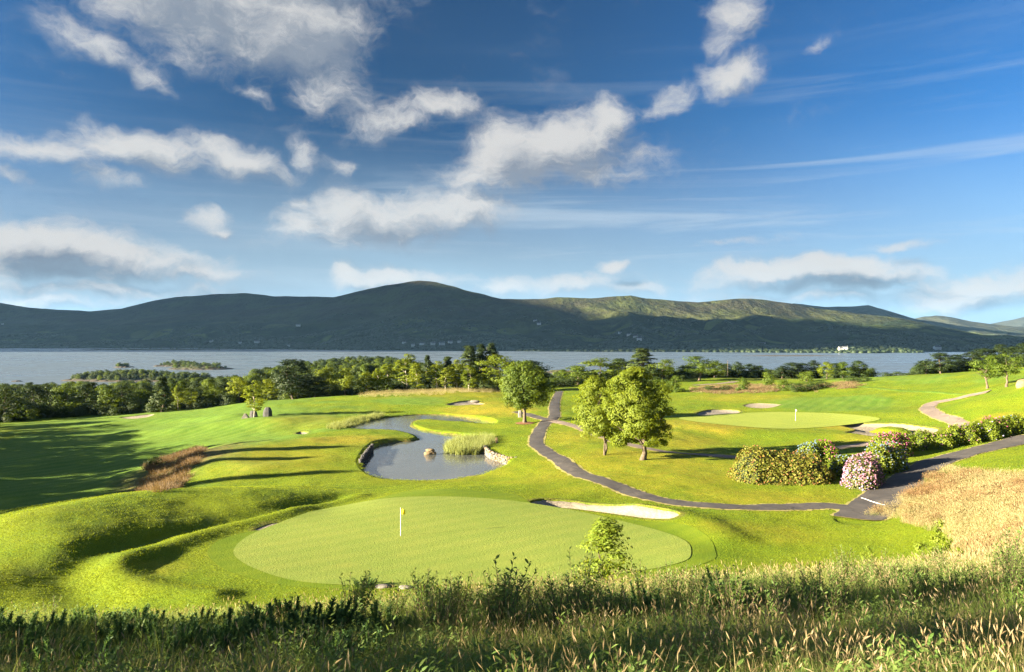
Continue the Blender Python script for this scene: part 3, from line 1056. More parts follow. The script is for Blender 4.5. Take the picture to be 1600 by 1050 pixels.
# ------------------------------------------------------------------ far hills across the lough
def tab(t):
    u = np.array([p[0] for p in t], float)
    v = np.array([p[1] for p in t], float)
    return lambda q: np.interp(q, u, v)


def mat_hill(name, forest, heath, grassc, sc=1.0):
    m, N, out = mat(name)
    p = geo_pos(N)
    n1 = N.noise(N.mapping(p, scl=(1, 1, 2.5)), .0022 * sc, 6, .62)
    n2 = N.noise(p, .012 * sc, 5, .65)
    z = N.new('ShaderNodeSeparateXYZ')
    N.put(z.inputs[0], p)
    hi = N.ramp(N.math('ADD', z.outputs[2], N.math('MULTIPLY', N.math('SUBTRACT', n1, .5), 300)), 30, 190)
    col = N.mix(N.ramp(n1, .38, .62), heath, grassc)
    col = N.mix(N.ramp(n2, .5, .68, 0, .7), col, c4(heath[0] * .55, heath[1] * .6, heath[2] * .55))
    low = N.mix(N.ramp(n2, .52, .66), forest, c4(forest[0] * 2.2, forest[1] * 2.2, forest[2] * 1.4))
    vf = N.new('ShaderNodeTexVoronoi')
    N.put(vf.inputs['Vector'], N.mapping(p, scl=(1, .8, .3)))
    vf.inputs['Scale'].default_value = .011 * sc
    fld = N.math('MULTIPLY', N.ramp(N.noise(p, .0035 * sc, 3, .5), .48, .60), N.ramp(vf.outputs[0], .75, .55))
    sc3 = N.new('ShaderNodeSeparateColor')
    N.put(sc3.inputs[0], vf.outputs[1])
    low = N.mix(N.math('MULTIPLY', fld, sc3.outputs[0]), low, c4(.085, .11, .025))
    col = N.mix(hi, low, col)
    rk = N.noise(N.mapping(p, scl=(1, 1, 3)), .03 * sc, 6, .7)
    col = N.mix(N.math('MULTIPLY', N.ramp(rk, .60, .72, 0, .7), hi), col, c4(.11, .105, .09))
    h = N.math('ADD', N.noise(p, .02 * sc, 5, .65), N.math('MULTIPLY', N.noise(N.mapping(p, scl=(1, .35, 1)), .006 * sc, 4, .6), 2.0))
    N.l.new(principled(N, col, .95, .05, bump(N, h, 26, 1.0)), out.inputs[0])
    return m


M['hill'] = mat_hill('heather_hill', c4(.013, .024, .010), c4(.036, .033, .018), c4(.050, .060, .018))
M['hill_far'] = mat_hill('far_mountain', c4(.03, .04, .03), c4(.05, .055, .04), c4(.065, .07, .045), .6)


def hill(name, label, ridge, near, depth, zfoot, gully, seed, mt, us, back=1.0, rows=90):
    """a range: foot line at distance near(u), crest as seen in the photo at distance depth(u), then falling behind"""
    u = np.linspace(us[0], us[1], int((us[1] - us[0]) / 4))
    s = np.concatenate([np.linspace(0, 1, rows), np.linspace(1, 1.6, 18)[1:]])
    U, S = np.meshgrid(u, s)
    t = (U - 800) / F
    dn, dr = near(U), depth(U)
    D = dn + (dr - dn) * S
    x, y = t * D, D
    zr = ZC - (ridge(U) - HZ) / F * dr
    zf = zfoot
    shp = np.where(S < 1, .30 * S + .70 * S ** 1.9, 1 - (S - 1) ** 1.5 * 1.3 * back)
    z = zf + (zr - zf) * shp
    env = np.clip(S, 0, 1) * np.clip(1.06 - S, 0.0, 1) * 3.2
    rg = 1 - np.abs(2 * fbm(x / 620 + 3 * fbm(x / 1500, y / 1500, 2, seed + 9), y / 1100, 4, seed) - 1)
    z = z + gully * env * (rg - .72) * 1.5 + gully * .30 * env * (fbm(x / 160, y / 220, 4, seed + 4) - .5)
    z = z + 8 * (fbm(x / 90, y / 90, 3, seed + 5) - .5) * np.clip(S * 6, 0, 1) * np.clip((1.02 - S) * 8, 0.15, 1)
    z = z + (fbm(x / 420, y * 0 + seed, 3, seed) - .5) * 10 * (S > .9)
    V = np.stack([x, y, z], -1).reshape(-1, 3)
    n, m = len(u), len(s)
    i = np.arange(n * m).reshape(m, n)
    f = np.stack([i[:-1, :-1], i[:-1, 1:], i[1:, 1:], i[1:, :-1]], -1).reshape(-1, 4)
    o = obj(name, mesh_np(name, V, f, mt, True))
    tag(o, label, kind='structure')
    return V.reshape(m, n, 3)


shore = tab([(-900, 543.2), (0, 544.3), (400, 546), (700, 548.3), (1000, 550.3), (1450, 553), (2500, 555)])
SH = lambda u: (ZC - LAKE_Z) * F / (shore(u) - HZ)
ridgeA = tab([(-900, 500), (-300, 503), (0, 506), (110, 508), (200, 499), (300, 491), (420, 480), (500, 470), (530, 464), (560, 457), (600, 449), (640, 442.5), (656, 441), (680, 443), (710, 450), (740, 458), (785, 467), (830, 467.5), (870, 465), (920, 466.5), (960, 462.5), (985, 460), (1010, 466), (1060, 470), (1090, 470), (1120, 467), (1150, 466), (1190, 468), (1240, 475), (1290, 483), (1350, 491), (1400, 498), (1440, 506), (1500, 519), (1560, 528), (1640, 533), (2500, 534)])
ridgeB = tab([(-900, 462), (-200, 466), (0, 474), (50, 481), (140, 487), (190, 483), (240, 470), (275, 464), (330, 460.5), (385, 458.5), (430, 464), (500, 464), (560, 466), (700, 480), (900, 500), (1300, 520)])
ridgeC = tab([(1000, 500), (1180, 480), (1240, 475), (1290, 479.5), (1330, 478.5), (1357, 478), (1390, 487), (1430, 498), (1500, 510), (1600, 522), (2500, 528)])
ridgeD = tab([(1300, 520), (1400, 506), (1440, 496), (1462, 493.5), (1485, 495), (1520, 503), (1560, 508), (1600, 512), (1800, 505), (2500, 500)])
ridgeE = tab([(1400, 525), (1540, 508), (1600, 495), (1700, 480), (1900, 470), (2500, 490)])
HA = hill('hills', 'long dark heather hill with a rounded summit across the lough', ridgeA, SH, lambda u: SH(u) + 2300 + 200 * np.sin(u / 170.), LAKE_Z - 4, 115, 3, M['hill'], (-700, 2300))
hill('hills', 'dark hill rising behind the left shoulder of the long hill', ridgeB, lambda u: SH(u) + 1500, lambda u: SH(u) + 3700, -20, 60, 33, M['hill'], (-700, 1000), rows=50)
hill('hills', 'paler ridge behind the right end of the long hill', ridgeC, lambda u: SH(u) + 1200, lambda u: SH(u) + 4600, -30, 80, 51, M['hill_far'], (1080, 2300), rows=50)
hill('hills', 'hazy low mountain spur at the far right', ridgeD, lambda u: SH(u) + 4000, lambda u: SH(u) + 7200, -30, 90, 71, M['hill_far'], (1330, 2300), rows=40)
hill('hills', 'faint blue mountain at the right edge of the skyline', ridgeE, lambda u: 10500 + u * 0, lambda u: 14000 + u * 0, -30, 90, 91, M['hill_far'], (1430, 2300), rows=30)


# ------------------------------------------------------------------ islets in the lough
M['islet'] = mat_simple('islet_turf', c4(.035, .045, .016), c4(.075, .065, .03), .05, bd=.5)
M['shore_rock'] = mat_simple('shore_rock', c4(.05, .042, .034), c4(.09, .075, .055), .25, bd=.4)


def islet(label, u0, u1, vbase, vtop, depth_m, seed):
    D = (ZC - LAKE_Z) * F / (vbase - HZ)
    xc, hw = ((u0 + u1) / 2 - 800) / F * D, (u1 - u0) / 2 / F * D
    h = (vbase - vtop) / F * D
    nx, ny = 90, 26
    a = np.linspace(-1.08, 1.08, nx)
    b = np.linspace(-1.1, 1.1, ny)
    A, B = np.meshgrid(a, b)
    x, y = A * hw, B * depth_m
    q = 1 - (A ** 2 + B ** 2) ** .8
    q = q + (fbm(x / (hw * .35), y / (depth_m * .7), 4, seed) - .5) * .9
    z = LAKE_Z - .6 + h * np.clip(q, -.4, 1.0) ** 1 * .9
    V = np.stack([x, y, z - LAKE_Z], -1).reshape(-1, 3)
    i = np.arange(nx * ny).reshape(ny, nx)
    f = np.stack([i[:-1, :-1], i[:-1, 1:], i[1:, 1:], i[1:, :-1]], -1).reshape(-1, 4)
    o = obj('islet', mesh_np('islet', V, f, M['islet'], True), None, (xc, D + depth_m, LAKE_Z))
    tag(o, label, kind='structure')
    # rocky tide line
    V2 = V.copy()
    V2[:, 2] = np.where(V2[:, 2] > 1.6, -2, V2[:, 2] + .5)
    obj('tide_rock', mesh_np('tide_rock', V2, f, M['shore_rock'], True), o)
    good = (z > LAKE_Z + 1.6)
    return np.stack([x + xc, y + D + depth_m, z], -1)[good]


ISLE_TREES = []
for args in [('long wooded islet lying off the left shore', 62, 336, 597, 584, 34, 2), ('small humped islet behind the long wooded islet', 228, 300, 573, 566.5, 30, 5), ('low grassy islet right of the small humped islet', 250, 350, 578, 569, 32, 8),
             ('tiny dark rock islet near the left frame edge', 14, 32, 596.5, 594, 4, 12), ('little round islet just behind the long islet', 172, 203, 574.5, 571, 12, 14), ('scrubby headland islet touching the near wood', 376, 470, 600, 580, 40, 17),
             ('low dark skerry seen between the trees', 845, 905, 583, 577, 14, 19), ('thin far sandbar against the opposite shore', 1155, 1330, 556.5, 554.6, 30, 23), ('thin dark spit below the left hills', 100, 385, 547.3, 544.6, 60, 29)]:
    pts = islet(*args)
    ISLE_TREES.append((args[0], pts))

# ------------------------------------------------------------------ cumulus off to the left whose shadow lies on the hills
M['cloud'] = mat_simple('cloud_white', c4(.8, .8, .8), c4(.85, .85, .85), .001, rough=1, bd=1)


def ico(sub):
    import bmesh
    bm = bmesh.new()
    bmesh.ops.create_icosphere(bm, subdivisions=sub, radius=1)
    V = np.array([v.co[:] for v in bm.verts])
    Fc = np.array([[v.index for v in f.verts] for f in bm.faces])
    bm.free()
    return V, Fc


IV, IF = ico(4)
sdir = np.array([SUN.x, SUN.y]) / math.hypot(SUN.x, SUN.y)
for k, (hx, hy, rx, ry) in enumerate([(-3300, 4600, 2300, 2300), (-1200, 4700, 1250, 1900), (-2600, 3400, 2200, 800), (-1600, 3000, 2200, 420), (-3000, 7000, 2600, 1500), (3300, 6900, 1500, 900), (250, 3500, 620, 520), (1350, 3300, 700, 360), (900, 2750, 1300, 240), (2700, 2450, 1100, 260), (2700, 3700, 520, 420), (3500, 4300, 420, 520)]):
    c = np.array([hx, hy]) + sdir * (2200 + 25 * k) / math.tan(SUN_EL)
    n = fbm(IV[:, 0] * 2.2 + 9 * k, IV[:, 1] * 2.2 + IV[:, 2] * 1.3, 4, 60 + k)
    V = IV * (0.72 + .55 * n)[:, None] * np.array([rx, ry, 330])
    V[:, 2] = np.maximum(V[:, 2], -90)
    o = obj('cloud', mesh_np('cloud', V, IF, M['cloud'], True), None, (c[0], c[1], 2300 + 25 * k))
    tag(o, 'broad flat based cumulus cloud drifting west of the lough', 'cloud', 'clouds shading the hills', 'stuff')

# ------------------------------------------------------------------ the air over the lough
if HAZE:
    m = bpy.data.materials.new('haze_air')
    m.use_nodes = True
    m.node_tree.nodes.clear()
    N = NT(m.node_tree)
    out = N.new('ShaderNodeOutputMaterial')
    pv = N.new('ShaderNodeVolumePrincipled')
    pv.inputs['Color'].default_value = (.30, .60, 1.0, 1)
    pv.inputs['Density'].default_value = HAZE
    pv.inputs['Anisotropy'].default_value = .1
    N.l.new(pv.outputs[0], out.inputs['Volume'])
    x0, x1, y0, y1, z0, z1 = -15000, 24000, -2500, 24000, -60, 900
    V = np.array([(x, y, z) for x in (x0, x1) for y in (y0, y1) for z in (z0, z1)])
    Fc = np.array([[0, 1, 3, 2], [4, 6, 7, 5], [0, 4, 5, 1], [2, 3, 7, 6], [0, 2, 6, 4], [1, 5, 7, 3]])
    o = obj('haze', mesh_np('haze', V, Fc, m))
    tag(o, 'thin blue summer haze over the lough', 'haze', kind='stuff')


# ------------------------------------------------------------------ vegetation materials
M['leaf_light'] = mat_leaf('light_leaves', c4(.10, .145, .010), c4(.21, .245, .016), .42)
M['leaf_mid'] = mat_leaf('green_leaves', c4(.050, .090, .008), c4(.125, .165, .014), .38)
M['leaf_hero'] = mat_leaf('hero_leaves', c4(.080, .125, .009), c4(.200, .235, .016), .42)
M['leaf_dark'] = mat_leaf('dark_leaves', c4(.022, .042, .008), c4(.055, .082, .014), .25)
M['needle'] = mat_leaf('dark_needles', c4(.012, .026, .008), c4(.036, .056, .013), .12)
M['needle_mid'] = mat_leaf('needles', c4(.030, .052, .014), c4(.070, .095, .020), .15)
M['bark'] = mat_simple('bark', c4(.06, .045, .03), c4(.13, .10, .07), 3.0)
M['bark_pale'] = mat_simple('pale_bark', c4(.22, .19, .15), c4(.42, .38, .31), 1.6)


def tube(pts, radii, k=6):
    pts = np.asarray(pts, float)
    n = len(pts)
    t = np.gradient(pts, axis=0)
    t /= np.linalg.norm(t, axis=1)[:, None] + 1e-9
    ref = np.array([1.0, .13, 0.07])
    a = np.cross(t, ref)
    a /= np.linalg.norm(a, axis=1)[:, None] + 1e-9
    b = np.cross(t, a)
    ang = np.linspace(0, 2 * np.pi, k, endpoint=False)
    V = (pts[:, None] + (a[:, None] * np.cos(ang)[None, :, None] + b[:, None] * np.sin(ang)[None, :, None]) * np.asarray(radii)[:, None, None]).reshape(-1, 3)
    i = np.arange(n * k).reshape(n, k)
    j = np.roll(i, -1, 1)
    f = np.stack([i[:-1], j[:-1], j[1:], i[1:]], -1).reshape(-1, 4)
    return V, f


def join(parts):
    V, Fs, o = [], [], 0
    for v, f in parts:
        V.append(v)
        Fs.append(f + o)
        o += len(v)
    return np.vstack(V), np.vstack(Fs)


def leaves(centres, normals, L, Wd, rng, up=.0):
    """diamond leaf faces"""
    n = len(centres)
    nr = normals / (np.linalg.norm(normals, axis=1)[:, None] + 1e-9)
    r = rng.normal(size=(n, 3))
    r[:, 2] -= up
    a = r - nr * (r * nr).sum(1)[:, None]
    a /= np.linalg.norm(a, axis=1)[:, None] + 1e-9
    b = np.cross(nr, a)
    s = rng.uniform(.65, 1.25, (n, 1))
    L, Wd = L * s * .5, Wd * s * .5
    V = np.stack([centres - a * L, centres - b * Wd + a * L * .1 + nr * Wd * .18, centres + a * L, centres + b * Wd + a * L * .1 + nr * Wd * .18], 1).reshape(-1, 3)
    return V, np.arange(n * 4).reshape(n, 4)


def tree_meshes(kind, seed, H=10.0, w=3.4, cb=.22, clumps=46, lpc=70, L=.42, leafm='leaf_mid', barkm='bark', shape='round', tr=.16, lean=(0, 0), stems=1, rc=.30, gap=0.0):
    rng = np.random.default_rng(seed)
    Hc = H * (1 - cb)
    C = []
    tries = 0
    while len(C) < clumps and tries < 6000:
        tries += 1
        t = rng.uniform(0, 1)
        if shape == 'round':
            R = math.sqrt(max(0, 1 - (2 * t - .86) ** 2 / 1.35)) * (1 if t < .9 else .8)
        elif shape == 'oval':
            R = math.sin(math.pi * min(1, .12 + t * .86)) ** .7 * .95
        elif shape == 'cone':
            R = (1 - t) ** .85 * .95 + .05
        elif shape == 'pine':
            R = (.35 + .65 * math.sin(math.pi * min(1, t * .9 + .12)) ** .8) * rng.uniform(.65, 1.05)
        else:                                                        # flat topped
            R = (.45 + .75 * t) if t < .72 else 1.0 * math.sqrt(max(0, 1 - ((t - .72) / .34) ** 2))
        ph = rng.uniform(0, 2 * math.pi)
        R *= 1 + .22 * math.sin(2 * ph + seed) + .15 * math.sin(3 * ph + 2.1 * seed + 5 * t)
        rho = R * w * rng.uniform(.1, 1) ** .42 * .82
        p = np.array([math.cos(ph) * rho + lean[0] * t, math.sin(ph) * rho + lean[1] * t, H * cb + Hc * (.05 + .9 * t)])
        if gap and C and min(np.linalg.norm((p - c) * (1, 1, 1.2)) for c in C) < gap:
            continue
        C.append(p)
    C = np.array(C)
    pos, nor, tint = [], [], []
    for c in C:
        n = int(lpc * rng.uniform(.6, 1.35))
        r0 = rc * w * rng.uniform(.65, 1.25)
        d = rng.normal(size=(n, 3))
        d /= np.linalg.norm(d, axis=1)[:, None]
        rr = r0 * rng.uniform(.25, 1.0, (n, 1)) ** .5
        flat = np.array([1.15, 1.15, .72]) if shape != 'cone' else np.array([1.3, 1.3, .42])
        p = c + d * rr * flat
        if shape == 'cone':
            p[:, 2] -= .25 * np.linalg.norm(p[:, :2] - c[:2] * .6, axis=1)
        pos.append(p)
        out = p - np.array([lean[0] * .5, lean[1] * .5, H * (cb + .4 * (1 - cb))])
        out /= np.linalg.norm(out, axis=1)[:, None] + 1e-6
        nor.append(d * .9 + out * .9 + rng.normal(size=(n, 3)) * .4 + np.array([0, 0, .25]))
        tint.append(np.clip(rng.uniform(.25, .75) + rng.normal(size=n) * .2, 0, 1))
    pos, nor, tint = np.vstack(pos), np.vstack(nor), np.concatenate(tint)
    wd = .62 if not leafm.startswith('needle') else .34
    LV, LF = leaves(pos, nor, L, L * wd, rng, .3)
    crown = mesh_np(kind + '_crown', LV, LF, M[leafm], False, {'tint': np.repeat(tint, 4)})
    # trunk and limbs
    parts = []
    for sidx in range(stems):
        a = sidx * 2.4 + seed
        off = np.array([math.cos(a), math.sin(a)]) * (.10 * H * .35 if stems > 1 else 0)
        top = H * (.88 if shape in ('cone', 'pine', 'oval') else .72)
        n = 9
        tt = np.linspace(0, 1, n)
        wob = np.cumsum(rng.normal(size=(n, 2)) * .012 * H, 0) * (tt[:, None] > .05)
        px = off[0] * (1 + 2.2 * tt * (stems > 1)) + lean[0] * tt ** 1.2 + wob[:, 0]
        py = off[1] * (1 + 2.2 * tt * (stems > 1)) + lean[1] * tt ** 1.2 + wob[:, 1]
        pth = np.stack([px, py, tt * top - .15], 1)
        rd = tr * (1 - .82 * tt) + tr * .5 * np.exp(-tt * 14)
        if stems > 1:
            rd = rd * .7
        parts.append(tube(pth, rd, 7))
        ks = rng.choice(len(C), min(len(C), 12 // stems + 3), replace=False)
        for kk in ks:
            c = C[kk]
            zs = max(min(c[2] - .12 * H - .35 * np.linalg.norm(c[:2] - lean), top * .92), H * cb * .8)
            i = np.clip(zs / top, 0, 1)
            s = np.array([np.interp(i, tt, px), np.interp(i, tt, py), zs])
            mid = s * .5 + c * .5 + np.array([0, 0, -.03 * H])
            q = np.linspace(0, 1, 5)[:, None]
            bez = s * (1 - q) ** 2 + 2 * mid * q * (1 - q) + c * q * q
            r0 = np.interp(i, tt, rd) * .55
            parts.append(tube(bez, np.linspace(r0, r0 * .2, 5), 5))
    TV, TF = join(parts)
    trunk = mesh_np(kind + '_trunk', TV, TF, M[barkm], True)
    ext = np.percentile(np.abs(pos[:, 0] - lean[0] * .5), 97)
    return trunk, crown, float(np.percentile(pos[:, 2], 99.6)), ext


KINDS = {
    'broad': [tree_meshes('broad', 11 + k, w=3.6, cb=.16, clumps=54, lpc=70, leafm='leaf_mid', shape='round') for k in range(3)],
    'broad_light': [tree_meshes('broad_light', 21 + k, w=3.5, cb=.14, clumps=50, lpc=66, leafm='leaf_light', shape='round') for k in range(3)],
    'broad_dark': [tree_meshes('broad_dark', 31 + k, w=3.8, cb=.10, clumps=58, lpc=70, leafm='leaf_dark', shape='round') for k in range(3)],
    'birch': [tree_meshes('birch', 41 + k, w=1.9, cb=.16, clumps=64, lpc=46, L=.32, leafm='leaf_light', barkm='bark_pale', shape='oval', tr=.10, rc=.27) for k in range(3)],
    'open': [tree_meshes('open', 51 + k, w=3.9, cb=.34, clumps=34, lpc=66, leafm='leaf_mid', shape='flat', tr=.26, barkm='bark') for k in range(2)],
    'pine': [tree_meshes('pine', 61 + k, w=3.0, cb=.12, clumps=80, lpc=60, L=.46, leafm='needle', shape='pine', tr=.14, rc=.25) for k in range(3)],
    'conifer': [tree_meshes('conifer', 71 + k, w=2.5, cb=.05, clumps=150, lpc=34, L=.5, leafm='needle_mid' if k == 2 else 'needle', shape='cone', tr=.16, rc=.17) for k in range(3)],
    'shrub': [tree_meshes('shrub', 81 + k, H=3.0, w=1.9, cb=.0, clumps=34, lpc=52, L=.24, leafm='leaf_mid', shape='round', tr=.05, rc=.34) for k in range(2)],
    'shrub_dark': [tree_meshes('shrub_dark', 91 + k, H=3.0, w=2.1, cb=.0, clumps=36, lpc=52, L=.25, leafm='leaf_dark', shape='round', tr=.05, rc=.34) for k in range(2)],
}
NAMES = {'broad': 'broadleaf_tree', 'broad_light': 'broadleaf_tree', 'broad_dark': 'broadleaf_tree', 'birch': 'birch_tree', 'open': 'open_crowned_tree', 'pine': 'pine_tree', 'conifer': 'conifer_tree', 'shrub': 'shrub', 'shrub_dark': 'shrub'}
CATS = {'birch': 'birch', 'pine': 'pine', 'conifer': 'conifer', 'shrub': 'shrub', 'shrub_dark': 'shrub'}
_cnt = 0


def plant(kind, xy, height, width, label, group=None, sink=.1):
    """one tree: empty at its base, trunk and crown as parts"""
    global _cnt
    protos = KINDS[kind]
    tm, cm, h0, ext = protos[_cnt % len(protos)]
    _cnt += 1
    g = ground(xy=xy)
    e = empty(NAMES[kind], (g.x, g.y, g.z - sink))
    e.rotation_euler = (0, 0, random.uniform(0, 6.28))
    sxy = width / 2 / ext
    e.scale = (sxy, sxy, height / h0)
    tag(e, label, CATS.get(kind, 'tree'), group)
    obj('trunk' if 'shrub' not in kind else 'stems', tm, e)
    obj('crown' if 'shrub' not in kind else 'foliage', cm, e)
    return e


def tree(kind, u, vtop, wpx, label, vbase=None, D=None, group=None):
    if D is None:
        xy = at(u, vbase)
    else:
        xy = np.array([(u - 800) / F * D, D])
    z = float(base_h(xy[0:1], xy[1:2])[0])
    top = ZC - (vtop - HZ) / F * xy[1]
    return plant(kind, xy, max(top - z, 1.0), wpx / F * xy[1], label, group)


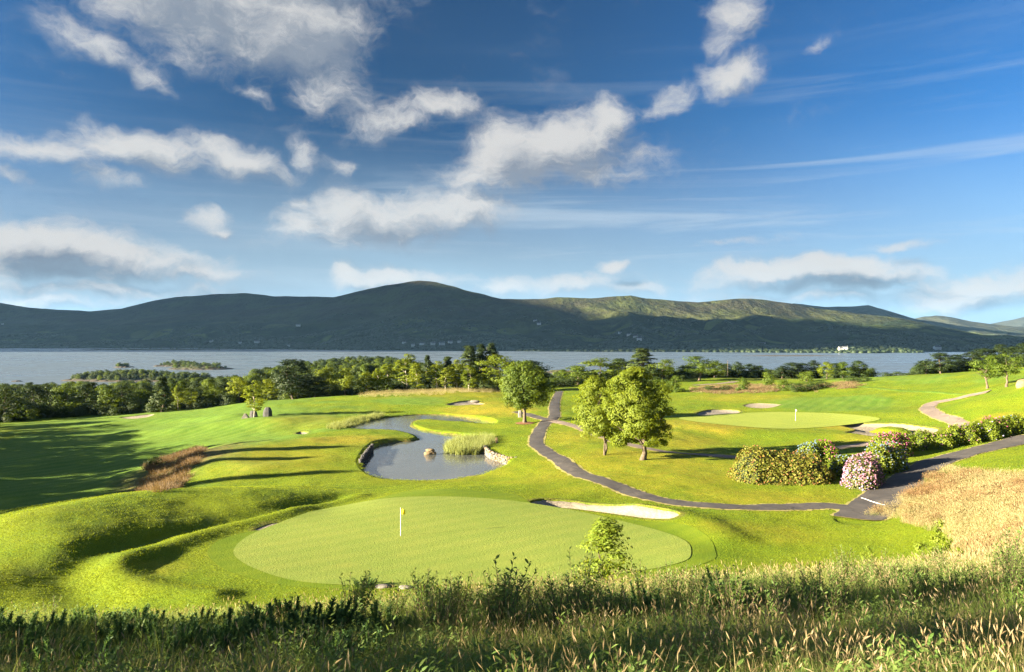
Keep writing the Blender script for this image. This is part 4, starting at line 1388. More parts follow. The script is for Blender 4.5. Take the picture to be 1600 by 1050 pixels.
G1, G2, G3, G4, G5, G6 = 'dark wood beside the left fairway', 'tree belt beyond the pond', 'trees in the middle distance', 'dark row above the water', 'pines on the right skyline', 'scrub along the far rough'
TREES = [
    # kind, u, vtop, width px, label, vbase, D, group
    ('broad_dark', 8, 603, 62, 'dark broadleaf tree at the left frame edge beside the fairway', None, 212, G1),
    ('broad_dark', 50, 602, 58, 'second dark tree from the left end of the fairway wood', None, 222, G1),
    ('broad_dark', 84, 600, 46, 'third dark tree from the left end of the fairway wood', None, 232, G1),
    ('broad', 104, 598, 44, 'green topped tree standing fourth along the fairway wood', None, 224, G1),
    ('broad_dark', 138, 597, 48, 'wide dark tree fifth along the fairway wood', None, 240, G1),
    ('broad', 166, 601, 44, 'rounded green tree sixth along the fairway wood', None, 225, G1),
    ('broad_dark', 192, 600, 44, 'dark tree seventh along the fairway wood', None, 238, G1),
    ('broad', 218, 608, 34, 'low green tree left of the lone conical tree', None, 228, G1),
    ('conifer', 252, 588, 30, 'conical green tree rising from the left wood', None, 218, G1),
    ('birch', 278, 601, 14, 'slender pale birch right of the conical tree', None, 226, G1),
    ('broad_light', 296, 606, 32, 'light green low tree right of the slender birch', None, 228, G1),
    ('broad_dark', 312, 598, 26, 'dark tree behind the light green low tree', None, 262, G1),
    ('broad', 336, 603, 34, 'round green tree left of the tall pale tree', None, 232, G1),
    ('broad_light', 374, 589, 36, 'tall pale green tree behind the sapling and stones', None, 232, G1),
    ('broad_dark', 352, 594, 34, 'dark tree behind the tall pale tree at the wood edge', None, 290, G1),
    ('broad_light', 422, 592, 40, 'pale bushy tree left of the black pine', None, 232, G2),
    ('pine', 459, 561, 58, 'large black pine standing alone left of the birches', None, 224, G2),
    ('pine', 492, 588, 44, 'low dark pine beside the large black pine', None, 226, G2),
    ('broad_light', 513, 573, 40, 'golden green tree first right of the black pine', None, 232, G2),
    ('broad_light', 540, 575, 36, 'golden green tree second right of the black pine', None, 226, G2),
    ('broad_dark', 556, 586, 34, 'dark tree between the golden trees and the birch row', None, 246, G2),
    ('broad_light', 572, 581, 30, 'light tree at the left end of the birch row', None, 236, G2),
    ('birch', 590, 575, 18, 'birch first in the row beyond the pond', None, 234, G2),
    ('birch', 606, 568, 22, 'birch second in the row beyond the pond', None, 238, G2),
    ('broad_dark', 618, 580, 36, 'dark tree showing between the second and third birches', None, 262, G2),
    ('birch', 635, 553, 36, 'tall wide birch third in the row beyond the pond', None, 252, G2),
    ('birch', 651, 567, 20, 'bright yellow green birch fourth in the row', None, 232, G2),
    ('conifer', 668, 555, 24, 'narrow dark conifer behind the fourth birch', None, 276, G2),
    ('birch', 682, 564, 24, 'birch fifth in the row with a white stem', None, 234, G2),
    ('conifer', 700, 557, 24, 'narrow dark conifer behind the fifth birch', None, 280, G2),
    ('birch', 698, 574, 18, 'small birch sixth in the row beyond the pond', None, 232, G2),
    ('birch', 714, 562, 26, 'birch seventh in the row below the big conifers', None, 236, G2),
    ('birch', 733, 570, 24, 'birch at the right end of the row', None, 232, G2),
    ('broad_dark', 660, 585, 44, 'dark low tree behind the middle of the birch row', None, 268, G2),
    ('broad_dark', 706, 585, 44, 'dark low tree behind the right half of the birch row', None, 266, G2),
    ('conifer', 733, 540, 34, 'left one of the three tall dark conifers', None, 262, G2),
    ('conifer', 752, 538, 38, 'middle one of the three tall dark conifers', None, 268, G2),
    ('conifer', 768, 536, 34, 'right one of the three tall dark conifers', None, 264, G2),
    ('broad_light', 777, 554, 62, 'pale billowing tree right of the tall conifers', None, 238, G3),
    ('broad_dark', 832, 563, 62, 'dark round tree behind the single round tree', None, 242, G3),
    ('broad_dark', 868, 592, 40, 'low dark tree between the round tree and the centre wood', None, 300, G3),
    ('broad', 902, 571, 46, 'left tree of the centre wood behind the pale pair', None, 292, G3),
    ('broad', 938, 559, 62, 'widest tree of the centre wood behind the pale pair', None, 284, G3),
    ('broad_dark', 968, 560, 44, 'dark tree of the centre wood left of the spruce', None, 292, G3),
    ('conifer', 1003, 544, 42, 'pointed spruce topping the centre wood', None, 272, G3),
    ('broad_dark', 1016, 572, 40, 'dark tree under the pointed spruce', None, 262, G3),
    ('open', 1037, 561, 40, 'open crowned tree with a bent trunk right of the spruce', None, 262, G3),
    ('shrub', 1056, 586, 28, 'small round bushy tree in front of the open crowned tree', 613, None, G3),
    ('shrub', 1034, 592, 30, 'low bush at the foot of the open crowned tree', 612, None, G3),
    ('broad', 1070, 570, 34, 'green tree between the two open crowned trees', None, 280, G3),
    ('open', 1092, 556, 50, 'broad open crowned tree above the far lawn', None, 264, G3),
    ('broad', 1116, 563, 32, 'rounded tree right of the broad open crowned tree', None, 288, G3),
    ('broad_dark', 1134, 568, 26, 'first tree of the dark row above the water', None, 296, G4),
    ('broad_dark', 1152, 565, 30, 'second tree of the dark row above the water', None, 296, G4),
    ('broad_dark', 1170, 568, 28, 'third tree of the dark row above the water', None, 300, G4),
    ('broad_dark', 1186, 571, 24, 'last and lowest tree of the dark row above the water', None, 300, G4),
    ('pine', 1222, 571, 24, 'leftmost pine of the dark clump by the water gap', None, 286, G4),
    ('pine', 1238, 566, 26, 'second pine of the dark clump by the water gap', None, 288, G4),
    ('pine', 1254, 567, 24, 'third pine of the dark clump by the water gap', None, 290, G4),
    ('pine', 1272, 563, 28, 'tallest pine of the dark clump by the water gap', None, 290, G4),
    ('broad_light', 1291, 565, 24, 'light green tree before the dark pine clump', None, 262, G4),
    ('pine', 1306, 567, 24, 'pine right of the light green tree', None, 290, G4),
    ('broad', 1317, 565, 24, 'green tree at the right end of the pine clump', None, 262, G4),
    ('broad_dark', 1342, 563, 30, 'last dark bushy tree before the open water', None, 264, G4),
    ('shrub', 1199, 580, 18, 'upright small tree alone on the far rough', 603, None, G6),
    ('shrub', 1159, 589, 22, 'light small bush in the far rough below the dark row', 611, None, G6),
    ('shrub', 1224, 593, 20, 'green bush left of the dark bush bank', 610, None, G6),
    ('shrub_dark', 1244, 598, 30, 'dark bush at the left of the bush bank', 612, None, G6),
    ('shrub_dark', 1266, 596, 32, 'dark bush in the middle of the bush bank', 609, None, G6),
    ('shrub_dark', 1288, 595, 28, 'dark bush at the right of the bush bank', 606, None, G6),
    ('shrub', 1262, 579, 24, 'yellowish bush before the dark pine clump', 596, None, G6),
    ('shrub_dark', 1332, 587, 26, 'low spreading bush on the brow left part', 597, None, G6),
    ('shrub_dark', 1350, 587, 22, 'low spreading bush on the brow right part', 596, None, G6),
    ('shrub_dark', 1110, 602, 26, 'dark patch of scrub under the broad open crowned tree', 611, None, G6),
    ('shrub_dark', 1134, 602, 24, 'dark scrub bush beside the thin pale path', 610, None, G6),
    ('pine', 1447, 563, 28, 'leftmost small pine of the right skyline', None, 248, G5),
    ('pine', 1470, 551, 38, 'second pine of the right skyline with bare stem', None, 244, G5),
    ('pine', 1496, 554, 34, 'third pine of the right skyline', None, 252, G5),
    ('pine', 1517, 549, 34, 'fourth pine of the right skyline', None, 252, G5),
    ('pine', 1538, 544, 36, 'fifth pine of the right skyline above the pale trunk', None, 256, G5),
    ('pine', 1561, 538, 38, 'sixth and pointed pine of the right skyline', None, 256, G5),
    ('pine', 1584, 541, 38, 'seventh pine of the right skyline', None, 252, G5),
    ('pine', 1606, 535, 44, 'tallest pine cut by the right frame edge', None, 250, G5),
    ('shrub_dark', 1385, 581, 22, 'low bush at the left of the brow hedge', None, 244, G6),
    ('shrub_dark', 1404, 580, 22, 'low bush in the middle of the brow hedge', None, 244, G6),
    ('shrub_dark', 1424, 581, 24, 'low bush at the right of the brow hedge', None, 242, G6),
    ('open', 1543, 554, 44, 'bright tree with a thick pale trunk on the right slope', 607, None, None),
    ('open', 1573, 551, 50, 'darker tree with a thin dark trunk on the right slope', 605, None, None),
    ('birch', 397, 594, 30, 'slim young birch growing beside the standing stones', 653, None, None),
    ('shrub_dark', 240, 712, 24, 'dark bush at the top of the brown scrub bank', 729, None, None),
]
for row in TREES:
    kind, u, vt, wp_, lab, vb, D, grp = row
    tree(kind, u, vt, wp_, lab, vb, D, grp)

# the trees beyond the left edge of the view whose long shadows cross the course
for k, (x, y, h) in enumerate([(-92, 56, 13), (-101, 70, 15), (-112, 84, 15), (-104, 96, 13), (-122, 104, 16), (-116, 120, 15), (-134, 132, 16), (-128, 148, 14), (-150, 160, 16), (-168, 186, 16), (-186, 206, 15), (-206, 224, 16), (-98, 62, 9), (-108, 78, 12), (-110, 91, 11), (-118, 97, 14), (-112, 108, 13), (-124, 114, 14), (-122, 126, 14), (-130, 140, 14), (-140, 146, 13), (-144, 153, 15), (-158, 172, 15), (-136, 124, 17), (-128, 110, 17)]):
    plant('broad_dark' if k % 3 else 'shrub_dark', (x, y), h, h * .95, 'tall broadleaf tree of the shelter belt left of the fairway', 'shelter belt left of the fairway')
for k, (x, y, h) in enumerate([(-38, -15, 12.5), (-37, -9, 12.5), (-39, -3.5, 12.5), (-36, 1.5, 11.5), (-30, -21, 13)]):
    plant('broad_light' if k % 2 else 'birch', (x, y), h, h * (.46 if k % 2 else .36), 'tall broadleaf tree of the shelter belt beside the viewpoint bank', 'shelter belt beside the viewpoint')

for k, (x, y, h) in enumerate([(-106, 71, 21), (-112, 81, 22), (-109, 90, 23), (-118, 98, 22), (-121, 108, 22)]):
    plant('conifer', (x, y), h, h * .30, 'tall narrow spruce overtopping the shelter belt left of the fairway', 'tall spruces of the shelter belt')

# ------------------------------------------------------------------ the three large trees near the paths
def hero(name, label, u, vb, H, **kw):
    tm, cm, h0, ext = tree_meshes('hero', H=H, **kw)
    g = ground(u, vb)
    e = empty(name, (g.x, g.y, g.z - .05))
    tag(e, label, 'tree')
    obj('trunk', tm, e)
    obj('crown', cm, e)
    return e


d = at(943, 710)[1] / F
hero('pale_leaved_tree', 'left one of the pale pair, thin twin stems by the path', 943, 711, 122 * d, seed=5, w=52 * d, cb=.2, clumps=130, lpc=220, L=.26, leafm='leaf_hero', shape='round', tr=.20, lean=(-10 * d, 1), stems=2, rc=.20, gap=.0)
d = at(1004, 718)[1] / F
hero('pale_leaved_tree', 'right taller one of the pale pair, leaning trunk by the path', 1004, 718, 148 * d, seed=8, w=54 * d, cb=.10, clumps=190, lpc=230, L=.26, leafm='leaf_hero', shape='round', tr=.34, lean=(-12 * d, .5), stems=1, rc=.19)
d = at(820, 661)[1] / F
hero('round_tree', 'single round tree in a ring of bare earth by the path', 820, 661, 97 * d, seed=15, w=40 * d, cb=.22, clumps=110, lpc=190, L=.36, leafm='leaf_mid', shape='round', tr=.36, lean=(0, 0), stems=1, rc=.27)


# ------------------------------------------------------------------ scattering of uncountable growth
def scatter_tree():
    g = bpy.data.node_groups.new('scatter', 'GeometryNodeTree')
    g.interface.new_socket('Geometry', in_out='INPUT', socket_type='NodeSocketGeometry')
    g.interface.new_socket('Kinds', in_out='INPUT', socket_type='NodeSocketCollection')
    g.interface.new_socket('Geometry', in_out='OUTPUT', socket_type='NodeSocketGeometry')
    n, l = g.nodes, g.links
    gi, go = n.new('NodeGroupInput'), n.new('NodeGroupOutput')
    ci = n.new('GeometryNodeCollectionInfo')
    ci.inputs['Separate Children'].default_value = True
    ci.inputs['Reset Children'].default_value = True
    l.new(gi.outputs[1], ci.inputs[0])
    ip = n.new('GeometryNodeInstanceOnPoints')
    ip.inputs['Pick Instance'].default_value = True

    def named(nm, ty):
        a = n.new('GeometryNodeInputNamedAttribute')
        a.data_type = ty
        a.inputs['Name'].default_value = nm
        return a.outputs['Attribute']
    e = n.new('FunctionNodeEulerToRotation')
    l.new(named('rot', 'FLOAT_VECTOR'), e.inputs[0])
    l.new(gi.outputs[0], ip.inputs['Points'])
    l.new(ci.outputs[0], ip.inputs['Instance'])
    l.new(e.outputs[0], ip.inputs['Rotation'])
    l.new(named('scl', 'FLOAT_VECTOR'), ip.inputs['Scale'])
    l.new(named('idx', 'INT'), ip.inputs['Instance Index'])
    l.new(ip.outputs[0], go.inputs[0])
    return g


SCATTER = scatter_tree()


def scatter(name, label, cat, P, protos, scl, rng, tilt=.08, parent=None, idx=None, rotz=None):
    """one object of stuff: every point carries one of the small prototype meshes"""
    P = np.asarray(P, np.float32)
    n = len(P)
    me = bpy.data.meshes.new(name)
    me.vertices.add(n)
    me.vertices.foreach_set('co', P.ravel())
    rot = np.column_stack([rng.normal(size=(n, 2)) * tilt, rng.uniform(0, 6.283, n) if rotz is None else rotz]).astype(np.float32)
    scl = np.asarray(scl, np.float32)
    if scl.ndim == 1:
        scl = np.repeat(scl[:, None], 3, 1)
    a = me.attributes.new('rot', 'FLOAT_VECTOR', 'POINT')
    a.data.foreach_set('vector', rot.ravel())
    a = me.attributes.new('scl', 'FLOAT_VECTOR', 'POINT')
    a.data.foreach_set('vector', scl.ravel())
    a = me.attributes.new('idx', 'INT', 'POINT')
    a.data.foreach_set('value', (rng.integers(0, len(protos), n) if idx is None else idx).astype(np.int32))
    c = bpy.data.collections.new(name + '_kinds')
    for k, pm in enumerate(protos):
        c.objects.link(bpy.data.objects.new('%s_kind_%02d' % (name, k), pm))
    o = obj(name, me, parent)
    md = o.modifiers.new('scatter', 'NODES')
    md.node_group = SCATTER
    md[[s.identifier for s in SCATTER.interface.items_tree if s.name == 'Kinds'][0]] = c
    tag(o, label, cat, kind='stuff')
    return o


def strips(base, dirv, length, width, bend, rng, seg=3, side=None):
    """curved tapering blades; arrays per blade"""
    n = len(base)
    ph = rng.uniform(0, 6.283, n)
    wv = np.stack([np.cos(ph), np.sin(ph), np.zeros(n)], 1) if side is None else side
    t = np.linspace(0, 1, seg + 1)
    V = []
    for k in range(seg + 1):
        c = base + dirv * (length * t[k])[:, None]
        lean = np.stack([dirv[:, 0], dirv[:, 1], np.zeros(n)], 1)
        ln = np.linalg.norm(lean, axis=1)[:, None] + 1e-6
        c = c + lean / ln * (bend * length * t[k] ** 2)[:, None]
        c[:, 2] -= bend * length * t[k] ** 2.4 * .55
        w = width * (1 - t[k] ** 1.6 * .92)
        V += [c - wv * w[:, None] / 2, c + wv * w[:, None] / 2]
    V = np.stack(V, 1)
    m = 2 * (seg + 1)
    b = (np.arange(n) * m)[:, None]
    f = np.concatenate([np.stack([b[:, 0] + 2 * k, b[:, 0] + 2 * k + 1, b[:, 0] + 2 * k + 3, b[:, 0] + 2 * k + 2], 1) for k in range(seg)])
    return V.reshape(-1, 3), f, m


def blade_tuft(name, seed, n, R, L, wd, mt, lean=.35, bend=.35, seg=3):
    rng = np.random.default_rng(seed)
    a, r = rng.uniform(0, 6.283, n), R * np.sqrt(rng.uniform(0, 1, n))
    base = np.stack([np.cos(a) * r, np.sin(a) * r, np.full(n, -.04)], 1)
    th = np.abs(rng.normal(size=n)) * lean
    b = a + rng.normal(size=n) * .8
    d = np.stack([np.cos(b) * np.sin(th), np.sin(b) * np.sin(th), np.cos(th)], 1)
    ln = rng.uniform(L[0], L[1], n)
    V, f, m = strips(base, d, ln, np.full(n, wd) * rng.uniform(.6, 1.3, n), np.abs(rng.normal(size=n)) * bend, rng, seg)
    return mesh_np(name, V, f, M[mt], False, {'tint': np.repeat(rng.uniform(0, 1, n), m)})


def seed_tuft(name, seed, n, R, L, mt_stem, mt_head, head=(.10, .16), wd=.006, hw=.020):
    rng = np.random.default_rng(seed)
    a, r = rng.uniform(0, 6.283, n), R * np.sqrt(rng.uniform(0, 1, n))
    base = np.stack([np.cos(a) * r, np.sin(a) * r, np.full(n, -.04)], 1)
    th = np.abs(rng.normal(size=n)) * .2
    b = a + rng.normal(size=n)
    d = np.stack([np.cos(b) * np.sin(th), np.sin(b) * np.sin(th), np.cos(th)], 1)
    ln = rng.uniform(L[0], L[1], n)
    bd = np.abs(rng.normal(size=n)) * .16 + .03
    V, f, m = strips(base, d, ln, np.full(n, wd), bd, rng, 3)
    tips = V.reshape(n, m, 3)
    tip = (tips[:, -1] + tips[:, -2]) / 2
    prev = (tips[:, -3] + tips[:, -4]) / 2
    hd = tip - prev
    hd /= np.linalg.norm(hd, axis=1)[:, None]
    hl = rng.uniform(head[0], head[1], n)
    parts = [(V, f)]
    tint = [np.repeat(rng.uniform(0, 1, n), m)]
    for k in range(3):                                  # feathery head: three crossed spindles
        ph = rng.uniform(0, 6.283, n)
        s = np.cross(hd, np.stack([np.cos(ph), np.sin(ph), np.zeros(n)], 1))
        s /= np.linalg.norm(s, axis=1)[:, None] + 1e-6
        w = (hw * rng.uniform(.7, 1.3, n))[:, None]
        dr = np.array([0, 0, -1.0]) * (hl * .18)[:, None]
        p0 = tip - hd * .02
        p1 = tip + hd * (hl * .4)[:, None] + dr * .25
        p2 = tip + hd * hl[:, None] + dr
        q = np.stack([p0, p1 - s * w / 2, p2, p1 + s * w / 2], 1).reshape(-1, 3)
        parts.append((q, np.arange(4 * n).reshape(n, 4)))
        tint.append(np.repeat(rng.uniform(.3, 1, n), 4))
    me0, fs = join(parts)
    me = mesh_np(name, me0, fs, M[mt_stem], False, {'tint': np.concatenate(tint)})
    me.materials.append(M[mt_head])
    mi = np.zeros(len(fs), np.int32)
    mi[len(f):] = 1
    me.polygons.foreach_set('material_index', mi)
    return me


def sprig_mesh(name, seed, stems, H, spread, leafL, leafW, gap, mt, upright=.8, start=.15):
    """leafy shoots: thin stems with alternate leaves"""
    rng = np.random.default_rng(seed)
    tb, pos, nor, axs = [], [], [], []
    for s in range(stems):
        a = rng.uniform(0, 6.283)
        sp = spread * rng.uniform(.1, 1)
        h = H * rng.uniform(.6, 1.0)
        n = 7
        t = np.linspace(0, 1, n)
        p = np.stack([math.cos(a) * sp * t ** 1.3 + np.cumsum(rng.normal(size=n)) * .012 * H, math.sin(a) * sp * t ** 1.3 + np.cumsum(rng.normal(size=n)) * .012 * H, h * t - .05], 1)
        tb.append(tube(p, np.linspace(.009, .003, n) * (H ** .5), 4))
        q = np.arange(start, 1.0, gap / h)
        for i, x in enumerate(q):
            c = np.array([np.interp(x, t, p[:, k]) for k in range(3)])
            ph = i * 2.4 + rng.normal() * .4
            d = np.array([math.cos(ph), math.sin(ph), upright * rng.uniform(.3, 1.3)])
            d /= np.linalg.norm(d)
            L = leafL * rng.uniform(.7, 1.2) * (1 - .35 * x)
            pos.append(c + d * L * .55)
            axs.append(d * L)
            nn = np.cross(np.cross(d, [0, 0, 1.0]), d) + rng.normal(size=3) * .35
            nor.append(nn)
    TV, TF = join(tb)
    stem = mesh_np(name + '_stems', TV, TF, M['twig'], True)
    pos, nor, axs = np.array(pos), np.array(nor), np.array(axs)
    L = np.linalg.norm(axs, axis=1)[:, None]
    a = axs / L
    b = np.cross(nor, a)
    b /= np.linalg.norm(b, axis=1)[:, None]
    nr = np.cross(a, b)
    w = L * leafW / leafL
    V = np.stack([pos - a * L * .5, pos - b * w * .42 - a * L * .12 + nr * w * .1, pos - b * w * .38 + a * L * .2 + nr * w * .1, pos + a * L * .5 - nr * w * .1,
                  pos + b * w * .38 + a * L * .2 + nr * w * .1, pos + b * w * .42 - a * L * .12 + nr * w * .1], 1).reshape(-1, 3)
    fol = mesh_np(name + '_leaves', V, np.arange(len(pos) * 6).reshape(-1, 6), M[mt], False, {'tint': np.repeat(rng.uniform(0, 1, len(pos)), 6)})
    return stem, fol


def gorse_mesh(name, seed, shoots, H, R, mt):
    """spiny upright shoots, densely set with short needles"""
    rng = np.random.default_rng(seed)
    base, d, L = [], [], []
    tb = []
    for s in range(shoots):
        a = rng.uniform(0, 6.283)
        r = R * math.sqrt(rng.uniform(0, 1))
        th = .12 + .5 * r / R * rng.uniform(.4, 1.1)
        ax = np.array([math.cos(a) * math.sin(th), math.sin(a) * math.sin(th), math.cos(th)])
        o = np.array([math.cos(a) * r * .6, math.sin(a) * r * .6, -.03])
        h = H * rng.uniform(.55, 1.0) * (1 - .35 * (r / R) ** 2)
        tb.append(tube(np.stack([o, o + ax * h * .5, o + ax * h]), [.010, .007, .003], 4))
        n = int(h / .0036)
        t = rng.uniform(.12, 1, n)
        ph = rng.uniform(0, 6.283, n)
        e1 = np.cross(ax, [.2, .9, .1])
        e1 /= np.linalg.norm(e1)
        e2 = np.cross(ax, e1)
        out = e1 * np.cos(ph)[:, None] + e2 * np.sin(ph)[:, None]
        dd = out * .75 + ax * .8
        base.append(o + ax * (h * t)[:, None])
        d.append(dd / np.linalg.norm(dd, axis=1)[:, None])
        L.append(.12 * (1 - .55 * t) * rng.uniform(.6, 1.4, n))
    base, d, L = np.vstack(base), np.vstack(d), np.concatenate(L)
    n = len(base)
    s = np.cross(d, rng.normal(size=(n, 3)))
    s /= np.linalg.norm(s, axis=1)[:, None]
    w = (L * .16 + .002)[:, None]
    V = np.stack([base - s * w, base + s * w, base + d * L[:, None]], 1).reshape(-1, 3)
    TV, TF = join(tb)
    return mesh_np(name + '_stems', TV, TF, M['twig'], True), mesh_np(name + '_needles', V, np.arange(3 * n).reshape(n, 3), M[mt], False, {'tint': np.repeat(rng.uniform(0, 1, n), 3)})


M['grass_tall'] = mat_leaf('tall_grass', c4(.10, .165, .028), c4(.22, .26, .06), .45, .7)
M['grass_dry'] = mat_leaf('dry_grass', c4(.26, .19, .08), c4(.48, .39, .20), .4, .6)
M['seed_head'] = mat_leaf('seed_heads', c4(.30, .21, .11), c4(.52, .42, .25), .35, .6)
M['dry_pink'] = mat_leaf('blond_grass', c4(.27, .215, .10), c4(.43, .365, .20), .4, .6)
M['scrub'] = mat_leaf('brown_scrub', c4(.10, .065, .035), c4(.24, .16, .08), .25, .7)
M['far_leaf'] = mat_leaf('far_foliage', c4(.012, .024, .010), c4(.034, .050, .016), .1)
M['red_grass'] = mat_leaf('reddish_grass', c4(.20, .12, .055), c4(.30, .20, .10), .35, .5)
M['turf_blade'] = mat_leaf('turf_blades', c4(.125, .190, .006), c4(.220, .258, .008), .5, .4)
M['reed'] = mat_leaf('reeds', c4(.15, .19, .05), c4(.30, .32, .11), .35, .5)
M['gorse'] = mat_leaf('gorse_needles', c4(.05, .12, .034), c4(.12, .20, .06), .3, .5)
M['weed'] = mat_leaf('weed_leaves', c4(.085, .155, .03), c4(.18, .24, .06), .4, .6)
M['sallow'] = mat_leaf('sallow_leaves', c4(.10, .17, .035), c4(.20, .26, .065), .45, .6)
M['sapling'] = mat_leaf('sapling_leaves', c4(.13, .19, .018), c4(.24, .28, .03), .45, .4)
M['twig'] = mat_simple('twig', c4(.07, .05, .03), c4(.14, .11, .06), 20, bd=.002)

rg = np.random.default_rng(77)


def cone_points(n, d0, d1, half, rng, power=1.0):
    d = d0 + (d1 - d0) * rng.uniform(0, 1, n) ** power
    x = d * rng.uniform(-half, half, n)
    return x, d


def on_land(x, y, dz=0.0):
    return np.column_stack([x, y, full_h(x, y) + dz])


# --- the shaded bank in front of the camera
tall = [blade_tuft('tall_grass_%d' % k, 200 + k, 46, .24, (.35, .85), .0095, 'grass_tall', .38, .45, 4) for k in range(4)]
seedt = [seed_tuft('seed_grass_%d' % k, 220 + k, 11, .26, (.60, 1.0), 'grass_dry', 'seed_head', (.07, .13), .005, .014) for k in range(4)]
dryt = [blade_tuft('dry_grass_%d' % k, 240 + k, 34, .22, (.3, .7), .008, 'grass_dry', .45, .5, 4) for k in range(2)]
weeds = []
for k in range(4):
    s_, l_ = sprig_mesh('weed_%d' % k, 260 + k, 4, .62, .26, .11, .042, .035, 'weed', .7)
    weeds.append(l_)
x, y = cone_points(14000, 3.6, 24, .86, rg, .75)
pn = fbm(x / 2.2, y / 2.2, 3, 15)
sc_ = rg.uniform(.5, .85, len(x)) * (.85 + .5 * (pn - .5)) * (1 - .25 * sstep(16, 24, y))
scatter('tall_grass', 'tangle of tall green grass covering the shaded bank', 'grass', on_land(x, y), tall, sc_, rg, .1)
x, y = cone_points(3400, 3.8, 24, .86, rg, .8)
k_ = fbm(x / 3.0, y / 3.0, 3, 25) + .10 * np.clip(x / (y * .7), -1, 1) > .53
x, y = x[k_], y[k_]
scatter('seed_grass', 'pale seeding grass stems rising over the shaded bank', 'grass', on_land(x, y), seedt, rg.uniform(.5, .85, len(x)), rg, .12)
x, y = cone_points(2600, 3.6, 22, .86, rg, .8)
k_ = fbm(x / 2.5, y / 2.5, 3, 35) > .46
scatter('dry_grass', 'withered straw coloured grass low on the shaded bank', 'grass', on_land(x[k_], y[k_]), dryt, rg.uniform(.5, .9, k_.sum()), rg, .15)
x, y = cone_points(5200, 3.6, 20, .86, rg, .75)
k_ = fbm(x / 1.8, y / 1.8, 3, 45) > .48
scatter('leafy_weeds', 'low leafy weeds mixed into the bank grass', 'weeds', on_land(x[k_], y[k_]), weeds, rg.uniform(.55, 1.1, k_.sum()), rg, .15)

# --- blond grass on the falling side of the bank and on the dry slope at the right
blond = [seed_tuft('blond_grass_%d' % k, 280 + k, 26, .34, (.40, .85), 'dry_pink', 'dry_pink', (.12, .2), .009, .030) for k in range(3)]
blond += [blade_tuft('blond_blades_%d' % k, 290 + k, 40, .34, (.3, .7), .010, 'dry_pink', .35, .3, 3) for k in range(2)]
x, y = cone_points(9000, 21, 39, .80, rg, 1.0)
lim = np.interp(x / y, [-.7, -.3, 0, .3, .7], [40, 38.5, 36.5, 35, 33])
k_ = (y < lim + 3 * (fbm(x / 3, y / 3, 3, 55) - .5)) & (fbm(x / 4, y / 4, 3, 65) > .36) & (rg.uniform(0, 1, len(x)) < np.interp(x / y, [-.7, -.2, .1, .45, .7], [1, .9, .45, .25, .6]))
scatter('blond_grass', 'sunlit blond grass along the foot of the bank', 'grass', on_land(x[k_], y[k_]), blond, rg.uniform(.55, 1.05, k_.sum()), rg, .1)
x, y = cone_points(5200, 18, 33, .80, rg, 1.0)
k_ = (fbm(x / 3, y / 3, 3, 68) > .42) & (rg.uniform(0, 1, len(x)) < np.interp(x / y, [-.7, -.2, .1, .7], [.25, .5, 1, 1]))
scatter('brow_grass', 'green grass tufts over the brow of the bank', 'grass', on_land(x[k_], y[k_]), tall, rg.uniform(.6, 1.0, k_.sum()), rg, .1)
dry_poly = outline([(1362, 806), (1385, 792), (1425, 768), (1462, 742), (1482, 733), (1520, 738), (1600, 741), (1690, 735), (1700, 800), (1640, 880), (1560, 885), (1500, 870), (1490, 842), (1440, 826), (1400, 814)])


def in_poly(n, poly, rng, edge=0.0, wob=0.0):
    lo, hi = poly.min(0), poly.max(0)
    x, y = rng.uniform(lo[0], hi[0], n), rng.uniform(lo[1], hi[1], n)
    s = poly_sd(x, y, poly)
    if wob:
        s = s + (fbm(x / 2, y / 2, 3, 75) - .5) * wob
    k = s < -edge
    return x[k], y[k]


x, y = in_poly(21000, dry_poly, rg, .2, 1.5)
pn = fbm(x / 5, y / 5, 3, 85)
k_ = pn > .28
scatter('dry_slope_grass', 'feathery blond and pink grass on the slope by the road', 'grass', on_land(x[k_], y[k_]), blond, (rg.uniform(.6, 1.1, len(x)) * (.7 + .6 * pn))[k_], rg, .1)
rtuft = [seed_tuft('red_grass_%d' % k, 310 + k, 20, .3, (.4, .8), 'red_grass', 'red_grass', (.1, .2), .009, .03) for k in range(2)]
k_ = fbm(x / 3.2 + 40, y / 3.2, 3, 105) > .62
scatter('dry_slope_dock', 'rusty red patches in the blond slope grass', 'grass', on_land(x[k_], y[k_]), rtuft, rg.uniform(.6, 1.1, k_.sum()), rg, .1)
k_ = fbm(x / 3.5 + 80, y / 3.5, 3, 115) > .54
scatter('dry_slope_green', 'green grass patches in the blond slope', 'grass', on_land(x[k_], y[k_]), tall, rg.uniform(.6, 1.0, k_.sum()), rg, .1)
scr_poly = outline([(214, 770), (228, 742), (240, 722), (268, 712), (312, 702), (316, 712), (300, 738), (285, 760), (250, 772)])
scrub = [blade_tuft('scrub_%d' % k, 300 + k, 40, .5, (.4, 1.0), .03, 'scrub', .5, .3, 3) for k in range(3)]
x, y = in_poly(5200, scr_poly, rg, .1, 1.5)
scatter('brown_scrub', 'brown withered scrub on the bank left of the terrace', 'scrub', on_land(x, y), scrub, rg.uniform(.6, 1.2, len(x)), rg, .15)
rgh_poly = outline([(1078, 611), (1130, 603), (1200, 602), (1260, 604), (1320, 598), (1332, 603), (1290, 611), (1200, 613), (1120, 615)])
x, y = in_poly(7000, rgh_poly, rg, -1, 12)
k_ = fbm(x / 9, y / 9, 3, 72) > .45
x, y = x[k_], y[k_]
scatter('far_rough', 'brown rough grass strip between the far lawns', 'rough grass', on_land(x, y), scrub + tall[:2] + blond[3:], rg.uniform(.6, 1.3, len(x)), rg, .15)
brow = outline([(560, 620), (620, 613), (700, 609), (770, 606), (790, 611), (700, 615), (620, 619)])
x, y = in_poly(2600, brow, rg, -1, 9)
